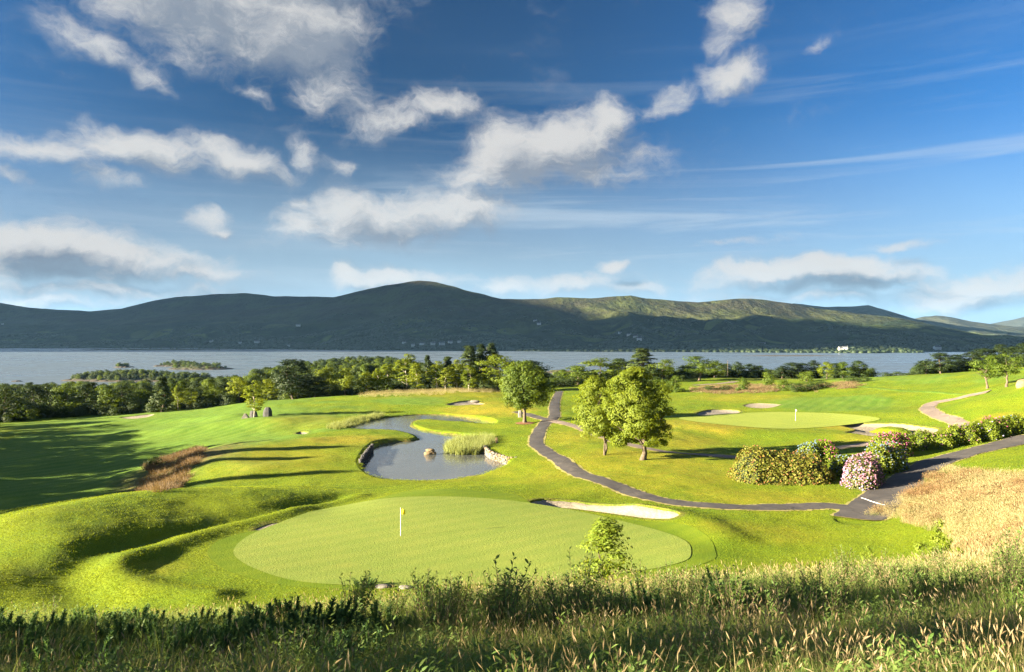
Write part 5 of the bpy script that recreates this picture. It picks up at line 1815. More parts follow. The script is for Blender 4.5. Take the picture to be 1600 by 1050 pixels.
scatter('brow_rough', 'yellow rough grass at the foot of the birch row', 'rough grass', on_land(x, y), blond, rg.uniform(.8, 1.5, len(x)), rg, .15)

# --- short tufts of the uncut turf
tuft = [blade_tuft('turf_%d' % k, 320 + k, 16, .15, (.03, .085), .017, 'turf_blade', .8, .4, 2) for k in range(4)]
n = 240000
d = 33 + (125 - 33) * rg.uniform(0, 1, n) ** 1.25
x = d * rg.uniform(-.74, .74, n)
bad = np.zeros(n, bool)
for p in (COLLAR_A, GREEN_B, POND):
    bad |= poly_sd(x, d, p) < .15
for p, *_ in BUNKERS:
    bad |= poly_sd(x, d, p) < .2
for ln, w, _ in PATHS:
    bad |= line_d(x, d, ln) < w / 2 + .25
zn = zones(x, d)
k_ = (~bad) & (rg.uniform(0, 1, n) > zn[:, 0] * .95) & (rg.uniform(0, 1, n) > zn[:, 1] * .9) & (rg.uniform(0, 1, n) > sstep(80, 125, d)) & (fbm(x / 1.6, d / 1.6, 3, 95) > .30)
scatter('turf_tufts', 'short uneven tufts of the uncut turf', 'grass', np.column_stack([x[k_], d[k_], base_h(x[k_], d[k_])]), tuft, rg.uniform(.7, 1.4, k_.sum()) * (.9 + d[k_] / 150), rg, .15)

# --- reeds
reeds = [blade_tuft('reed_%d' % k, 340 + k, 26, .3, (1.1, 2.1), .045, 'reed', .16, .18, 3) for k in range(3)]
rp = catmull([atz(*p) for p in [(695, 703), (712, 694), (740, 689), (766, 688), (772, 694), (764, 704), (750, 710), (722, 711), (702, 709)]], 4, True)
x, y = in_poly(900, rp, rg)
scatter('reeds', 'dense bed of tall pale reeds standing in the pond', 'reeds', np.column_stack([x, y, np.full(len(x), -.1)]), reeds, rg.uniform(.7, 1.1, len(x)), rg, .08)
rp = catmull([atz(*p) for p in [(510, 671), (535, 664), (560, 657), (592, 651), (600, 653), (580, 658), (560, 664), (545, 670), (530, 674)]], 4, True)
x, y = in_poly(900, rp, rg)
scatter('bank_sedge', 'rushes fringing the far left corner of the pond', 'rushes', np.column_stack([x, y, np.maximum(full_h(x, y), -.1)]), reeds, rg.uniform(.35, .7, len(x)), rg, .1)

# --- woods that read as one mass
lump = [KINDS['broad'][k][1] for k in range(3)] + [KINDS['broad_dark'][k][1] for k in range(3)] + [KINDS['broad_light'][0][1]]


def wood(name, label, us, ds, n, hh, seed, lo=-26.5):
    r_ = np.random.default_rng(seed)
    u, d = r_.uniform(us[0], us[1], n), ds[0] + (ds[1] - ds[0]) * r_.uniform(0, 1, n) ** .8
    x = (u - 800) / F * d
    P = on_land(x, d, -.8)
    k = P[:, 2] > lo
    s = r_.uniform(hh[0], hh[1], n) / 10
    idx = r_.choice(len(lump), n, p=[.12, .12, .12, .21, .21, .20, .02])
    scatter(name, label, 'woodland', P[k], lump, np.column_stack([s * 1.1, s * 1.1, s])[k], r_, .03, idx=idx[k])


wood('left_wood', 'mass of dark wood behind the left fairway trees', (-260, 400), (245, 330), 420, (7, 9.5), 5)
wood('promontory_wood', 'distant wooded promontory beyond the birches', (395, 740), (330, 860), 1500, (8, 12), 6)
wood('shore_wood', 'mass of wood hidden behind the middle distance trees', (740, 1300), (320, 620), 700, (5, 8), 7)
wood('right_wood', 'mass of wood behind the right skyline pines', (1440, 1760), (275, 420), 180, (6, 9), 8)
def understory(label, pts, n, spread, seed):
    r_ = np.random.default_rng(seed)
    ln = catmull([((u - 800) / F * d, d) for u, d in pts], 8)
    t = r_.uniform(0, len(ln) - 1.001, n)
    i = t.astype(int)
    p = ln[i] + (ln[i + 1] - ln[i]) * (t - i)[:, None] + r_.normal(size=(n, 2)) * (2, spread)
    s = r_.uniform(.6, 1.35, n)
    scatter('understory', label, 'undergrowth', on_land(p[:, 0], p[:, 1], -.2), [KINDS['shrub_dark'][0][1], KINDS['shrub_dark'][1][1], KINDS['shrub'][0][1]], s, r_, .05, idx=r_.choice(3, n, p=[.45, .4, .15]))


understory('dark undergrowth at the foot of the left wood', [(-120, 214), (0, 216), (100, 226), (200, 230), (300, 232), (370, 236)], 260, 5, 61)
understory('dark undergrowth below the black pine and golden trees', [(380, 240), (430, 238), (480, 234), (560, 242)], 110, 4, 62)
understory('dark undergrowth behind the birch row', [(560, 250), (620, 256), (700, 260), (790, 256)], 170, 5, 63)
understory('undergrowth in the centre wood', [(790, 262), (850, 280), (930, 292), (1000, 286), (1060, 284)], 140, 6, 64)
understory('undergrowth below the trees above the water', [(1060, 292), (1130, 300), (1200, 304), (1270, 294), (1350, 274)], 130, 4, 65)
understory('undergrowth below the right skyline pines', [(1435, 250), (1500, 258), (1570, 262), (1640, 258)], 90, 4, 66)
sl = [KINDS['shrub_dark'][0][1], KINDS['shrub'][1][1], KINDS['shrub_dark'][1][1]]
for (lab, pts), cnt in zip(ISLE_TREES, (420, 60, 70, 0, 20, 160, 0, 0, 40)):
    if cnt and len(pts):
        q = pts[rg.integers(0, len(pts), cnt)] + rg.normal(size=(cnt, 3)) * (1.2, 1.2, 0)
        scatter('islet_scrub', 'scrub and low trees covering the ' + ' '.join(lab.split()[:4]), 'scrub', q, sl, rg.uniform(.6, 1.9, cnt), rg, .05)
# woodland and hedges on the far shore
lv, lf = ico(1)
lumps = []
for k in range(3):
    r_ = np.random.default_rng(400 + k)
    v = lv * r_.uniform(.75, 1.2, (len(lv), 1)) * np.array([1, 1, .8])
    lumps.append(mesh_np('far_tree_%d' % k, v, lf, M['far_leaf'], True, {'tint': np.full(len(v), .2 + .3 * k)}))
m_, n_, _ = HA.shape
r_ = np.random.default_rng(410)
cnt = 42000
a = r_.uniform(0, 1, cnt) ** 1.7 * .62
b = r_.uniform(.05, .93, cnt)
ia, ib = a * 89, b * (n_ - 1)
i0, j0 = ia.astype(int), ib.astype(int)
fa, fb = (ia - i0)[:, None], (ib - j0)[:, None]
P = (HA[i0, j0] * (1 - fb) + HA[i0, j0 + 1] * fb) * (1 - fa) + (HA[i0 + 1, j0] * (1 - fb) + HA[i0 + 1, j0 + 1] * fb) * fa
den = fbm(P[:, 0] / 260, P[:, 1] / 160, 4, 77) + .38 * np.exp(-a * 9)
k_ = (den > .50 + .25 * a) & (P[:, 2] > LAKE_Z + .5)
scatter('far_shore_trees', 'trees and hedges dotted over the opposite shore', 'woodland', P[k_], lumps, r_.uniform(5, 11, k_.sum()), r_, .05)


# ------------------------------------------------------------------ plants one can tell apart on the bank
GORSE = [gorse_mesh('gorse_%d' % k, 500 + k, 34, 1.0, .55, 'gorse') for k in range(3)]
SALLOW = [sprig_mesh('sallow_%d' % k, 520 + k, 11, 1.0, .34, .10, .046, .030, 'sallow', .9, .2) for k in range(3)]
# the crowd of small shoots between them
rs = np.random.default_rng(901)
x, y = cone_points(1500, 10.5, 19.5, .80, rs, .9)
k_ = (rs.uniform(0, 1, len(x)) < np.interp(x / y, [-.7, -.25, -.1, .1, .7], [.10, .18, .75, 1, .9])) & (fbm(x / 1.7, y / 1.7, 3, 19) > .50)
x, y = x[k_], y[k_]
hh = rs.uniform(.35, 1.0, len(x)) * (.45 + 1.15 * fbm(x / 2.0, y / 2.0, 2, 29))
for which, nm, lab in ((1, 'bank_shrub_leaves', 'crowd of small leafy shoots along the brow of the bank'), (0, 'bank_shrub_stems', 'thin stems of the small leafy shoots along the brow')):
    scatter(nm, lab, 'shoots', on_land(x, y), [q[which] for q in SALLOW], hh, np.random.default_rng(902), .1)
x, y = cone_points(330, 8.2, 13.5, .78, rs, .9)
k_ = (x / y < -.10) & (fbm(x / 1.5, y / 1.5, 3, 39) > .47)
x, y = x[k_], y[k_]
hh = rs.uniform(.25, .8, len(x))
for which, nm, lab in ((1, 'gorse_growth', 'young gorse growing between the gorse bushes'), (0, 'gorse_growth_stems', 'stems of the young gorse between the bushes')):
    scatter(nm, lab, 'gorse', on_land(x, y), [q[which] for q in GORSE], np.column_stack([hh * 1.2, hh * 1.2, hh]), np.random.default_rng(903), .1)
LIT = [tree_meshes('sunlit_shrub', 540 + k, H=1.0, w=.36, cb=.05, clumps=30, lpc=40, L=.055, leafm='sapling', barkm='twig', shape='oval', tr=.012, rc=.30)[:2] for k in range(2)]


def bank_plant(proto, name, parts, cat, u, vtop, D, label, group, wide=1.0):
    x = (u - 800) / F * D
    z = float(full_h(np.array([x]), np.array([float(D)]))[0])
    h = max(ZC - (vtop - HZ) / F * D - z, .3)
    e = empty(name, (x, D, z - .03))
    e.scale = (h * wide, h * wide, h)
    e.rotation_euler = (0, 0, random.uniform(0, 6.28))
    tag(e, label, cat, group)
    obj(parts[0], proto[0], e)
    obj(parts[1], proto[1], e)
    return e


GG = 'gorse bushes along the shaded bank'
for k, (u, vt, D, wd, lab) in enumerate([
        (28, 978, 8.6, 1.0, 'dark gorse bush in the bottom left corner of the bank'),
        (62, 970, 9.2, .9, 'tall gorse beside the corner gorse bush'),
        (108, 985, 10.5, .9, 'low gorse right of the two corner bushes'),
        (262, 955, 13.5, .9, 'spiky gorse below the left lawn, first of the middle row'),
        (282, 966, 12.5, .9, 'squat gorse hugging the first of the middle row'),
        (312, 953, 14.2, .8, 'narrow upright gorse second of the middle row'),
        (352, 948, 14.5, .9, 'gorse with one tall shoot third of the middle row'),
        (398, 950, 14.5, 1.0, 'broad gorse fourth of the middle row'),
        (436, 944, 14.2, 1.1, 'large gorse leaning right under the green, fifth of the row'),
        (470, 938, 14.6, 1.0, 'gorse with spread shoots left of the tallest gorse'),
        (492, 924, 14.8, 1.0, 'tallest gorse of the bank below the near green edge'),
        (536, 944, 15.0, .9, 'gorse right of the tallest gorse'),
        (585, 936, 15.8, .9, 'small gorse tuft at the right end of the gorse row'),
        (1141, 874, 18.5, .6, 'single dark gorse spike on the right half of the bank'),
        (1010, 905, 17.5, .8, 'low gorse in the grass right of the yellow sapling')]):
    bank_plant(GORSE[k % 3], 'gorse_bush', ('stems', 'needles'), 'gorse', u, vt, D if D < 9.5 else D * .70, lab, GG, wd * 1.35)
GS = 'leafy shoots along the brow of the bank'
for k, (u, vt, D, wd, lab) in enumerate([
        (664, 886, 17.0, .55, 'leafy sallow shoot below the flag, leftmost of the shoots'),
        (690, 898, 17.2, .6, 'bushy sallow right beside the leftmost shoot'),
        (724, 882, 17.4, .5, 'slim sallow shoot third along the brow'),
        (758, 905, 17.4, .6, 'low sallow fourth along the brow'),
        (787, 897, 17.6, .55, 'sallow fifth along the brow'),
        (826, 893, 17.8, .55, 'sallow sixth along the brow'),
        (868, 882, 18.0, .6, 'full sallow seventh along the brow left of the tall one'),
        (908, 846, 18.0, .5, 'tall leafy sallow just left of the yellow sapling'),
        (925, 868, 18.2, .6, 'wide sallow touching the yellow sapling'),
        (1003, 868, 18.8, .55, 'sallow shoot right of the yellow sapling'),
        (1050, 884, 19.2, .6, 'low sallow ninth along the brow'),
        (1085, 880, 19.2, .6, 'low sallow tenth along the brow'),
        (1180, 880, 19.8, .6, 'sallow beside the single gorse spike'),
        (1218, 871, 20.0, .6, 'sallow under the lawn between gorse spike and road'),
        (1262, 876, 20.2, .65, 'spreading low sallow below the right lawn'),
        (1306, 862, 20.6, .55, 'pointed sallow below the right lawn'),
        (1342, 868, 21.0, .6, 'dense sallow near the right end of the brow'),
        (1382, 872, 21.0, .6, 'last sallow of the brow before the blond slope')]):
    bank_plant(SALLOW[k % 3], 'sallow_shoot', ('stems', 'leaves'), 'shrub', u, vt, D * .76, lab, GS, wd * 1.5)
for k, (u, vt, D, wd, lab) in enumerate([
        (1355, 848, 27.0, .6, 'yellow green sunlit sprig before the right lawn'),
        (1440, 838, 27.0, .7, 'sunlit sprig left of the taller sunlit shrub'),
        (1468, 812, 27.5, .55, 'tall sunlit shrub in front of the blond slope'),
        (1500, 850, 28.0, .7, 'sunlit sprig right of the taller sunlit shrub')]):
    bank_plant(LIT[k % 2], 'sunlit_shrub', ('stems', 'leaves'), 'shrub', u, vt, D, lab, 'sunlit shrubs below the blond slope', wd)
SAP = tree_meshes('sapling', 562, H=1.0, w=.34, cb=.06, clumps=60, lpc=46, L=.034, leafm='sapling', barkm='twig', shape='cone', tr=.010, rc=.26)[:2]
bank_plant(SAP, 'birch_sapling', ('stems', 'leaves'), 'sapling', 947, 802, 24.0, 'bright yellow green sapling rising before the big green', None, 1.5)
TALLW = [sprig_mesh('tall_weed_%d' % k, 570 + k, 2, 1.0, .06, .16, .075, .07, 'weed', .8, .25) for k in range(2)]
bank_plant(TALLW[0], 'tall_weed', ('stem', 'leaves'), 'weed', 150, 932, 8.0, 'tall broad leaved weed over the lower left lawn', 'tall weeds at the lower left', .55)
bank_plant(TALLW[1], 'tall_weed', ('stem', 'leaves'), 'weed', 219, 934, 8.2, 'tall weed with two big leaves right of its twin', 'tall weeds at the lower left', .55)
lone = ground(570, 912)
e = bank_plant(GORSE[1], 'gorse_bush', ('stems', 'needles'), 'gorse', 570, 898, lone.y - .6, 'small lone bush at the near edge of the big green', None, 1.5)

# ------------------------------------------------------------------ hydrangeas
def mat_flower(name, a, b):
    return mat_leaf(name, a, b, .25, .3)


M['fl_pink'] = mat_flower('pink_florets', c4(.27, .11, .17), c4(.37, .21, .27))
M['fl_lilac'] = mat_flower('lilac_florets', c4(.24, .20, .38), c4(.40, .36, .52))
M['fl_blue'] = mat_flower('blue_florets', c4(.09, .15, .21), c4(.18, .24, .29))
M['fl_mag'] = mat_flower('magenta_florets', c4(.24, .04, .11), c4(.34, .09, .18))
M['fl_rust'] = mat_flower('faded_florets', c4(.16, .075, .025), c4(.27, .15, .05))
M['fl_cream'] = mat_flower('cream_florets', c4(.16, .18, .05), c4(.26, .27, .09))
M['hyd'] = mat_leaf('hydrangea_leaves', c4(.095, .145, .010), c4(.22, .25, .016), .35)
M['hyd_rust'] = mat_leaf('rusty_hydrangea_leaves', c4(.10, .135, .012), c4(.22, .165, .035), .3)
M['hyd_pink'] = mat_leaf('rosy_hydrangea_leaves', c4(.08, .12, .02), c4(.20, .17, .08), .3)
M['core'] = mat_simple('dark_core', c4(.02, .03, .01), c4(.04, .05, .015), 2)
fv, ff = ico(1)
fv = fv * np.array([1, 1, .8])


def hydrangea(label, u, vb, wpx, hpx, dep, flowers, nfl, seed, lobes=4, dback=0.0, group=None, leafm='hyd'):
    """mound of big leaves studded with round flower heads"""
    rng = np.random.default_rng(seed)
    g = ground(u, vb)
    if dback:
        g = ground(xy=(g.x * (g.y + dback) / g.y, g.y + dback))
    sc = g.y / F
    Wd, H = wpx * sc, hpx * sc
    dy = dep
    cl = []
    for k in range(lobes):
        fx = (k + .5) / lobes * 2 - 1
        cl.append((fx * Wd * .33 + rng.normal() * .1, rng.normal() * dy * .12, Wd * (.5 - .33 * .8) * rng.uniform(.95, 1.15) + .15 * Wd / lobes, dy * .5, H * rng.uniform(.86, 1.0)))

    def sample(n, lo, hi):
        P, Nn = [], []
        while sum(map(len, P)) < n:
            for (cx, cy, rx, ry, h) in cl:
                d = rng.normal(size=(n // lobes + 8, 3))
                d[:, 2] = np.abs(d[:, 2]) * .9 - .12
                d /= np.linalg.norm(d, axis=1)[:, None]
                r = rng.uniform(lo, hi, (len(d), 1)) * (1 + .42 * (fbm(d[:, 0] * 3 + cx, d[:, 2] * 3 + d[:, 1] * 2, 3, seed)[:, None] - .5))
                p = np.array([cx, cy, 0]) + d * r * np.array([rx, ry, h])
                ok = np.ones(len(p), bool)
                for (ax, ay, bx, by, hh) in cl:
                    ok &= (((p[:, 0] - ax) / bx) ** 2 + ((p[:, 1] - ay) / by) ** 2 + (p[:, 2] / hh) ** 2) > (lo * .86) ** 2
                ok &= p[:, 2] > -.1
                P.append(p[ok])
                Nn.append(d[ok])
        P, Nn = np.vstack(P), np.vstack(Nn)
        q = rng.permutation(len(P))[:n]
        return P[q], Nn[q]
    e = empty('hydrangea_bush', (g.x, g.y + dy * .35, g.z - .05))
    tag(e, label, 'hydrangea', group)
    area = 2.2 * (Wd * H + dy * H + Wd * dy)
    p, nn = sample(int(area * 34), .84, 1.0)
    V, f = leaves(p, nn + rng.normal(size=nn.shape) * .55 + (0, 0, .3), .27, .17, rng, .2)
    obj('foliage', mesh_np('hydrangea_leaves', V, f, M[leafm], False, {'tint': np.repeat(rng.uniform(0, 1, len(p)), 4)}), e)
    parts = []
    for (cx, cy, rx, ry, h) in cl:
        v = IV2 * np.array([rx, ry, h]) * .84 + np.array([cx, cy, 0])
        parts.append((v, IF2))
    cv, cf = join(parts)
    obj('stems', mesh_np('hydrangea_core', cv, cf, M['core'], True), e)  # solid dark filler inside the leaf shell, in place of shaded stems
    for mt, share, side in flowers:
        n = int(nfl * share)
        p, nn = sample(max(n * 3, 20), .95, 1.04)
        if side is not None:
            key = (p * np.array(side)).sum(1) + rng.normal(size=len(p)) * .35
            p = p[np.argsort(-key)][:n]
        else:
            p = p[:n]
        s = rng.uniform(.05, .125, len(p))
        V = (p[:, None] + fv[None] * s[:, None, None]).reshape(-1, 3)
        f = (ff[None] + (np.arange(len(p)) * len(fv))[:, None, None]).reshape(-1, 3)
        o = obj('flower_heads', mesh_np('flower_heads', V, f, M[mt], False, {'tint': np.repeat(rng.uniform(0, 1, len(p)), len(fv))}), e)
        o['kind'] = 'stuff'
    return e


IV2, IF2 = ico(2)
hydrangea('large green hydrangea with rusty faded heads, left of the pair', 1232, 756, 152, 54, 6.5, [('fl_rust', 1, None)], 260, 1, 5, leafm='hyd_rust')
hydrangea('blue and magenta hydrangea behind the rusty green one', 1284, 730, 62, 36, 4, [('fl_blue', .6, (-1, 0, .2)), ('fl_mag', .4, (1, 0, .2))], 330, 2, 3, dback=3.5)
hydrangea('pink flowered hydrangea bulging in front of the road', 1361, 761, 84, 50, 4.5, [('fl_pink', .78, None), ('fl_lilac', .22, (-1, 0, 0))], 900, 3, 3, leafm='hyd_pink')
hydrangea('grey blue hydrangea on the left flank of the pink one', 1326, 752, 40, 38, 3.2, [('fl_blue', 1, None)], 150, 4, 2, dback=1.5)
hydrangea('blue white hydrangea behind the pink one beside the road', 1394, 742, 76, 52, 5, [('fl_blue', .6, None), ('fl_cream', .25, None), ('fl_mag', .15, (.6, 0, 1))], 520, 5, 3, dback=2.0)
hydrangea('magenta topped hydrangea at the back of the cluster', 1402, 728, 66, 40, 4, [('fl_mag', .6, (.5, 0, 1)), ('fl_pink', .4, None)], 300, 6, 3, dback=6)
hyd_row = 'hydrangea hedge along the road'
for k, (u, vb, w, h, fl, lab) in enumerate([
        (1436, 704, 52, 32, [('fl_cream', .5, None), ('fl_pink', .2, None)], 'yellow green hydrangea at the near end of the hedge'),
        (1470, 702, 56, 32, [('fl_cream', .5, None), ('fl_pink', .5, None)], 'hydrangea with a few peach heads second in the hedge'),
        (1506, 695, 54, 32, [('fl_pink', .7, None), ('fl_cream', .3, None)], 'peach flowered hydrangea third in the hedge'),
        (1540, 689, 50, 34, [('fl_lilac', .4, None), ('fl_cream', .5, None)], 'lilac speckled hydrangea fourth in the hedge'),
        (1563, 685, 46, 34, [('fl_mag', .7, (-.3, 0, .6)), ('fl_pink', .3, None)], 'hydrangea with magenta heads fifth in the hedge'),
        (1590, 679, 46, 32, [('fl_blue', .6, None), ('fl_cream', .3, None)], 'blue flowered hydrangea at the right end of the hedge'),
        (1622, 674, 50, 32, [('fl_blue', .4, None), ('fl_cream', .5, None)], 'hydrangea of the hedge cut by the right frame edge')]):
    hydrangea(lab, u, vb, w, h, 3.6, fl, 70, 20 + k, 2, group=hyd_row)

# ------------------------------------------------------------------ flags
M['pole'] = mat_simple('flag_pole', c4(.75, .75, .72), c4(.82, .82, .8), 5, .4, .0005)
M['flag'] = mat_simple('yellow_cloth', c4(.80, .62, .02), c4(.85, .68, .03), 6, .8, .004)
M['flag_pale'] = mat_simple('pale_cloth', c4(.75, .72, .40), c4(.8, .78, .45), 6, .8, .004)
M['cup'] = mat_simple('cup', c4(.02, .02, .02), c4(.03, .03, .03), 6)


def flagstick(u, vb, H, fm, label):
    g = ground(u, vb)
    e = empty('golf_flag', (g.x, g.y, g.z + .05))
    tag(e, label, 'flag')
    V, f = tube([(0, 0, -.1), (0, 0, H * .5), (0, 0, H)], [.022, .022, .018], 8)
    obj('pole', mesh_np('pole', V, f, M['pole'], True), e)
    nx, nz = 9, 7
    a, b = np.meshgrid(np.linspace(0, 1, nx), np.linspace(0, 1, nz))
    w, h = .36, .44
    x = a * w * (1 - .12 * np.sin(a * 3))
    y = .05 * np.sin(a * 7 + b * 1.4) * a
    z = H - .02 - b * h * (1 - .15 * a) - a * .16
    V = np.stack([x, y, z], -1).reshape(-1, 3)
    i = np.arange(nx * nz).reshape(nz, nx)
    f = np.stack([i[:-1, :-1], i[1:, :-1], i[1:, 1:], i[:-1, 1:]], -1).reshape(-1, 4)
    V2 = V + np.array([0, .012, 0])
    m = len(V)
    fb = f[:, ::-1] + m
    bd = list(i[0]) + list(i[1:, -1]) + list(i[-1, -2::-1]) + list(i[-2:0:-1, 0])
    sd_ = np.array([[bd[k], bd[(k + 1) % len(bd)], bd[(k + 1) % len(bd)] + m, bd[k] + m] for k in range(len(bd))])
    obj('flag', mesh_np('flag', np.vstack([V, V2]), np.vstack([f, fb, sd_]), M[fm], True), e)
    V, f = tube([(0, 0, .002), (0, 0, .012)], [.075, .075], 12)
    obj('hole_cup', mesh_np('hole_cup', V, f, M['cup']), e)


flagstick(626, 838, 2.2, 'flag', 'yellow flag on a white pole in the big green')
flagstick(1243, 658, 2.3, 'flag_pale', 'pale flag on the far green at the right')

# ------------------------------------------------------------------ stones
M['stone_dark'] = mat_simple('dark_stone', c4(.045, .045, .050), c4(.10, .095, .09), 1.6, .9, .05)
M['stone_pale'] = mat_simple('pale_stone', c4(.12, .11, .095), c4(.22, .20, .17), 1.8, .9, .05)
M['stone_brown'] = mat_simple('brown_stone', c4(.13, .09, .05), c4(.24, .18, .10), 1.8, .9, .05)


def rock(seed, s=(1, 1, 1), sub=2, jag=.5):
    v, f = ico(sub)
    n = fbm(v[:, 0] * 1.4 + seed, v[:, 1] * 1.4 + v[:, 2] * 1.1 + 3 * seed, 3, seed)
    v = v * (1 + jag * (n - .5))[:, None]
    v = np.sign(v) * np.abs(v) ** .8
    return v * np.array(s), f


def standing_stone(u, vb, wpx, hpx, label, seed, lean=0.0, prof=(1, 1, .96, .8, .4), mt='stone_dark'):
    g = ground(u, vb)
    sc = g.y / F
    w, h = wpx * sc, hpx * sc
    k = 14
    rng = np.random.default_rng(seed)
    ang = np.linspace(0, 2 * np.pi, k, endpoint=False)
    wob = 1 + rng.normal(size=k) * .07
    pts = []
    m = len(prof)
    for i, p in enumerate(prof):
        t = i / (m - 1)
        r = p * wob * (1 + rng.normal(size=k) * .025)
        cs = np.sign(np.cos(ang)) * np.abs(np.cos(ang)) ** .7
        sn = np.sign(np.sin(ang)) * np.abs(np.sin(ang)) ** .7
        pts.append(np.column_stack([cs * r * w / 2 + lean * t * h, sn * r * w * .24, np.full(k, -.15 + t * (h + .15))]))
    V = np.vstack(pts + [[[lean * h, 0, h + .02]]])
    f = [[i * k + j, i * k + (j + 1) % k, (i + 1) * k + (j + 1) % k, (i + 1) * k + j] for i in range(m - 1) for j in range(k)]
    cap = [[(m - 1) * k + j, (m - 1) * k + (j + 1) % k, m * k] for j in range(k)]
    o = obj('standing_stone', mesh_np('standing_stone', V, [np.array(f), np.array(cap)], M[mt]), None, tuple(g))
    tag(o, label, 'stone', None)
    return o


standing_stone(418, 653, 13.5, 14.5, 'round topped dark standing stone, largest of the three', 1, .02, (1, 1.02, 1, .96, .8, .5))
standing_stone(397, 652.5, 13, 10, 'blocky dark stone behind the young birch', 2, -.12, (1.05, 1, .9, .8, .62))
standing_stone(384, 655.5, 12, 7.5, 'small pointed pale stone left of the other two', 3, -.1, (1.1, .9, .6, .3), 'stone_pale')
standing_stone(813, 652, 7, 11, 'pale marker stone beside the trunk of the round tree', 4, 0, (1, 1, .95, .7), 'stone_pale')
standing_stone(776, 692, 3.5, 8, 'short timber marker post at the reed bed', 5, 0, (1, 1, 1, .9), 'stone_brown')
v, f = rock(7, (1.3, 1.1, 1.1), 3)
g = ground(1600, 604)
tag(obj('boulder', mesh_np('boulder', v, f, M['stone_brown'], True), None, (g.x, g.y, g.z + .2)), 'grey boulder at the right frame edge on the slope', 'boulder')
for k, (u, vb, s, lab) in enumerate([(598, 918, (.5, .3, .14), 'pale flat rock at the near edge of the big green'), (634, 919, (.45, .3, .12), 'grey flat rock right of the pale one at the green edge'), (742, 627, (1.2, .5, .35), 'pale rock lying behind the grey bunker past the pond')]):
    v, f = rock(20 + k, s, 2)
    g = ground(u, vb)
    tag(obj('rock', mesh_np('rock', v, f, M['stone_pale'], True), None, (g.x, g.y, g.z + s[2] * .4)), lab, 'rock')
# rock islet in the pond
p = atz(672, 710)
e = empty('rock_islet', (p[0], p[1], 0))
tag(e, 'little stack of brown boulders standing in the pond', 'rocks')
for k, (dx, dy, dz, s) in enumerate([(-.25, 0, .12, (.72, .5, .35)), (.45, .1, .10, (.5, .45, .32)), (.0, .0, .62, (.68, .5, .26)), (.3, -.1, .55, (.4, .35, .25))]):
    v, f = rock(30 + k, s, 2)
    obj('boulder', mesh_np('boulder', v, f, M['stone_brown'], True), e, (dx, dy, dz))
STONES = [mesh_np('stone_%d' % k, *rock(50 + k, (.27, .21, .17), 1, .5), M[mt]) for k, mt in enumerate(['stone_pale', 'stone_pale', 'stone_brown', 'stone_pale', 'stone_dark', 'stone_dark', 'stone_dark'])]


def stone_wall(label, pts, rows, kinds, seed):
    r = random.Random(seed)
    ln = catmull([atz(*p) for p in pts], 10)
    seg = np.concatenate([[0], np.cumsum(np.linalg.norm(np.diff(ln, axis=0), axis=1))])
    e = empty('stone_wall', (ln[0][0], ln[0][1], 0))
    tag(e, label, 'stone wall')
    for j in range(rows):
        s = r.uniform(0, .3)
        while s < seg[-1]:
            x, y = np.interp(s, seg, ln[:, 0]), np.interp(s, seg, ln[:, 1])
            o = obj('stone', STONES[r.choice(kinds)], e)
            o.location = (x - ln[0][0] + r.uniform(-.1, .1), y - ln[0][1] + .22 * j + r.uniform(-.1, .1), .06 + j * .27 + r.uniform(-.05, .05))
            o.rotation_euler = (r.uniform(-.4, .4), r.uniform(-.4, .4), r.uniform(0, 6.28))
            k = r.uniform(.75, 1.3)
            o.scale = (k, k, k * r.uniform(.8, 1.1))
            s += .42 * k
    return e


stone_wall('pale dry stone edging at the right corner of the pond', [(757, 707), (766, 716), (782, 722), (797, 727), (814, 726)], 4, [0, 1, 2, 3], 3)
stone_wall('dark mossy stone edging on the left bank of the pond', [(581, 704), (573, 713), (567, 722), (562, 731)], 4, [4, 5, 6], 4)
# ring of bare earth round the single tree
c = at(820, 661)
ring = np.array([[c[0] + 1.9 * math.cos(a) * (1 + .08 * math.sin(5 * a)), c[1] + 1.9 * math.sin(a)] for a in np.linspace(0, 2 * np.pi, 28, endpoint=False)])
tag(sheet('earth_bed', ring, lambda x, y: base_h(x, y) + .06 + .12 * sstep(0, -1.2, poly_sd(x, y, ring)), M['earth'], (.5, .5)), 'ring of reddish bare earth round the single tree', kind='structure')
# pole among the far trees
g = ground(xy=((1137 - 800) / F * 285, 285))
V, f = tube([(0, 0, -.3), (0, 0, 3.2), (0, 0, 6.6)], [.11, .10, .08], 8)
tag(obj('timber_pole', mesh_np('timber_pole', V, f, M['bark'], True), None, tuple(g)), 'thin upright pole before the dark row above the water', 'pole')

# ------------------------------------------------------------------ houses on the far shore
M['house_wall'] = mat_simple('whitewash', c4(.42, .42, .40), c4(.50, .50, .48), .3)
M['house_roof'] = mat_simple('slate', c4(.06, .065, .075), c4(.09, .095, .10), .5)
M['window'] = mat_simple('window_glass', c4(.02, .025, .03), c4(.03, .035, .04), 1, .2)


def boxm(x0, x1, y0, y1, z0, z1):
    V = np.array([(x, y, z) for x in (x0, x1) for y in (y0, y1) for z in (z0, z1)], float)
    return V, np.array([[0, 1, 3, 2], [4, 6, 7, 5], [0, 4, 5, 1], [2, 3, 7, 6], [0, 2, 6, 4], [1, 5, 7, 3]])


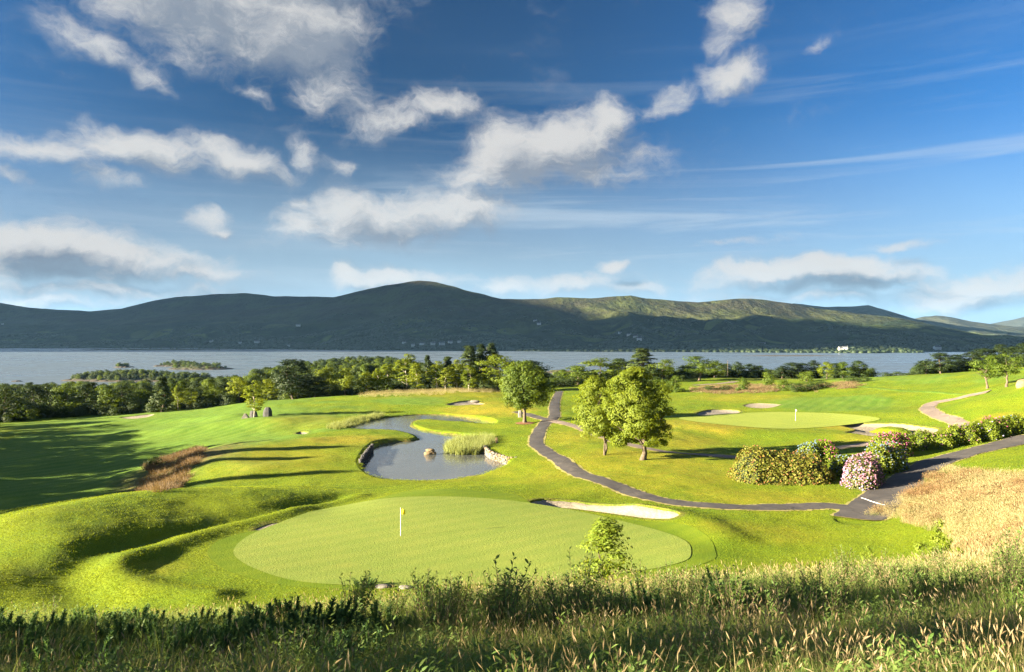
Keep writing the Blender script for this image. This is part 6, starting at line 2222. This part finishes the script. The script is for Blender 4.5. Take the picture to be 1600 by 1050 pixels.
L_, D_, H_ = 7.0, 4.0, 4.6
pr = [(-D_, -3), (D_, -3), (D_, H_), (0, H_ + 3.0), (-D_, H_)]
wv = np.array([(x, a, b) for x in (-L_, L_) for a, b in pr])
house_wall = mesh_np('house_wall', wv, [np.array([[4, 3, 2, 1, 0], [5, 6, 7, 8, 9]]), np.array([[i, (i + 1) % 5, (i + 1) % 5 + 5, i + 5] for i in range(5)])], M['house_wall'])
rv_ = []
for sy in (-1, 1):
    a = np.array([(-L_ - .4, sy * (D_ + .5), H_ - .25), (L_ + .4, sy * (D_ + .5), H_ - .25), (L_ + .4, 0, H_ + 3.2), (-L_ - .4, 0, H_ + 3.2)])
    b = a + np.array([0, 0, .35])
    rv_.append((np.vstack([a, b]), np.array([[0, 1, 2, 3], [7, 6, 5, 4], [0, 4, 5, 1], [1, 5, 6, 2], [2, 6, 7, 3], [3, 7, 4, 0]])))
house_roof = mesh_np('house_roof', *join(rv_), M['house_roof'])
chim = mesh_np('house_chimney', *boxm(-.5, .5, -.4, .4, 0, 1.8), M['house_wall'])
win = mesh_np('house_window', *boxm(-.6, .6, -.05, .05, -.7, .7), M['window'])


def hill_spot(u, v):
    t = (u - 800) / F
    X, Y, Z = HA[:, :, 0], HA[:, :, 1], HA[:, :, 2]
    j = int(np.argmin(np.abs(X[0] / Y[0] - t)))
    vv = HZ - (Z[:90, j] - ZC) / Y[:90, j] * F
    k = int(np.argmin(np.abs(vv - v)))
    return np.array([X[k, j] + (t - X[0, j] / Y[0, j]) * Y[k, j], Y[k, j], Z[k, j]])


HOUSES = [(6, 507), (137, 538), (228, 536), (332, 535), (377, 537), (403, 536), (452, 542), (467, 510), (632, 537), (646, 542), (660, 540), (677, 540), (691, 539.5), (704, 537), (718, 536.5), (836, 504), (842, 507), (906, 509), (968, 522), (982, 526), (992, 529), (998, 532), (1311, 547), (1318, 548), (1461, 546), (1190, 540)]
ORD = 'first second third fourth fifth sixth seventh eighth ninth tenth eleventh twelfth thirteenth fourteenth fifteenth sixteenth seventeenth eighteenth nineteenth twentieth twenty-first twenty-second twenty-third twenty-fourth twenty-fifth twenty-sixth'.split()
r = random.Random(4)
for k, (u, v) in enumerate(sorted(HOUSES)):
    p = hill_spot(u, v)
    e = empty('white_house', (p[0], p[1] - 14, p[2] + 4.0))
    e.rotation_euler = (0, 0, r.uniform(-.5, .5))
    s = r.uniform(1.0, 1.5)
    e.scale = (s * r.uniform(.8, 1.3), s, s)
    tag(e, 'tiny white house across the lough, %s from the left' % ORD[k], 'house', 'white houses on the far shore')
    w = obj('wall', house_wall, e)
    ro = obj('roof', house_roof, e)
    obj('chimney', chim, ro, (L_ - 1, 0, H_ + 2.6))
    for wx in (-4.5, -1.5, 1.5, 4.5):
        obj('window', win, e, (wx, -D_ - .03, 2.2))
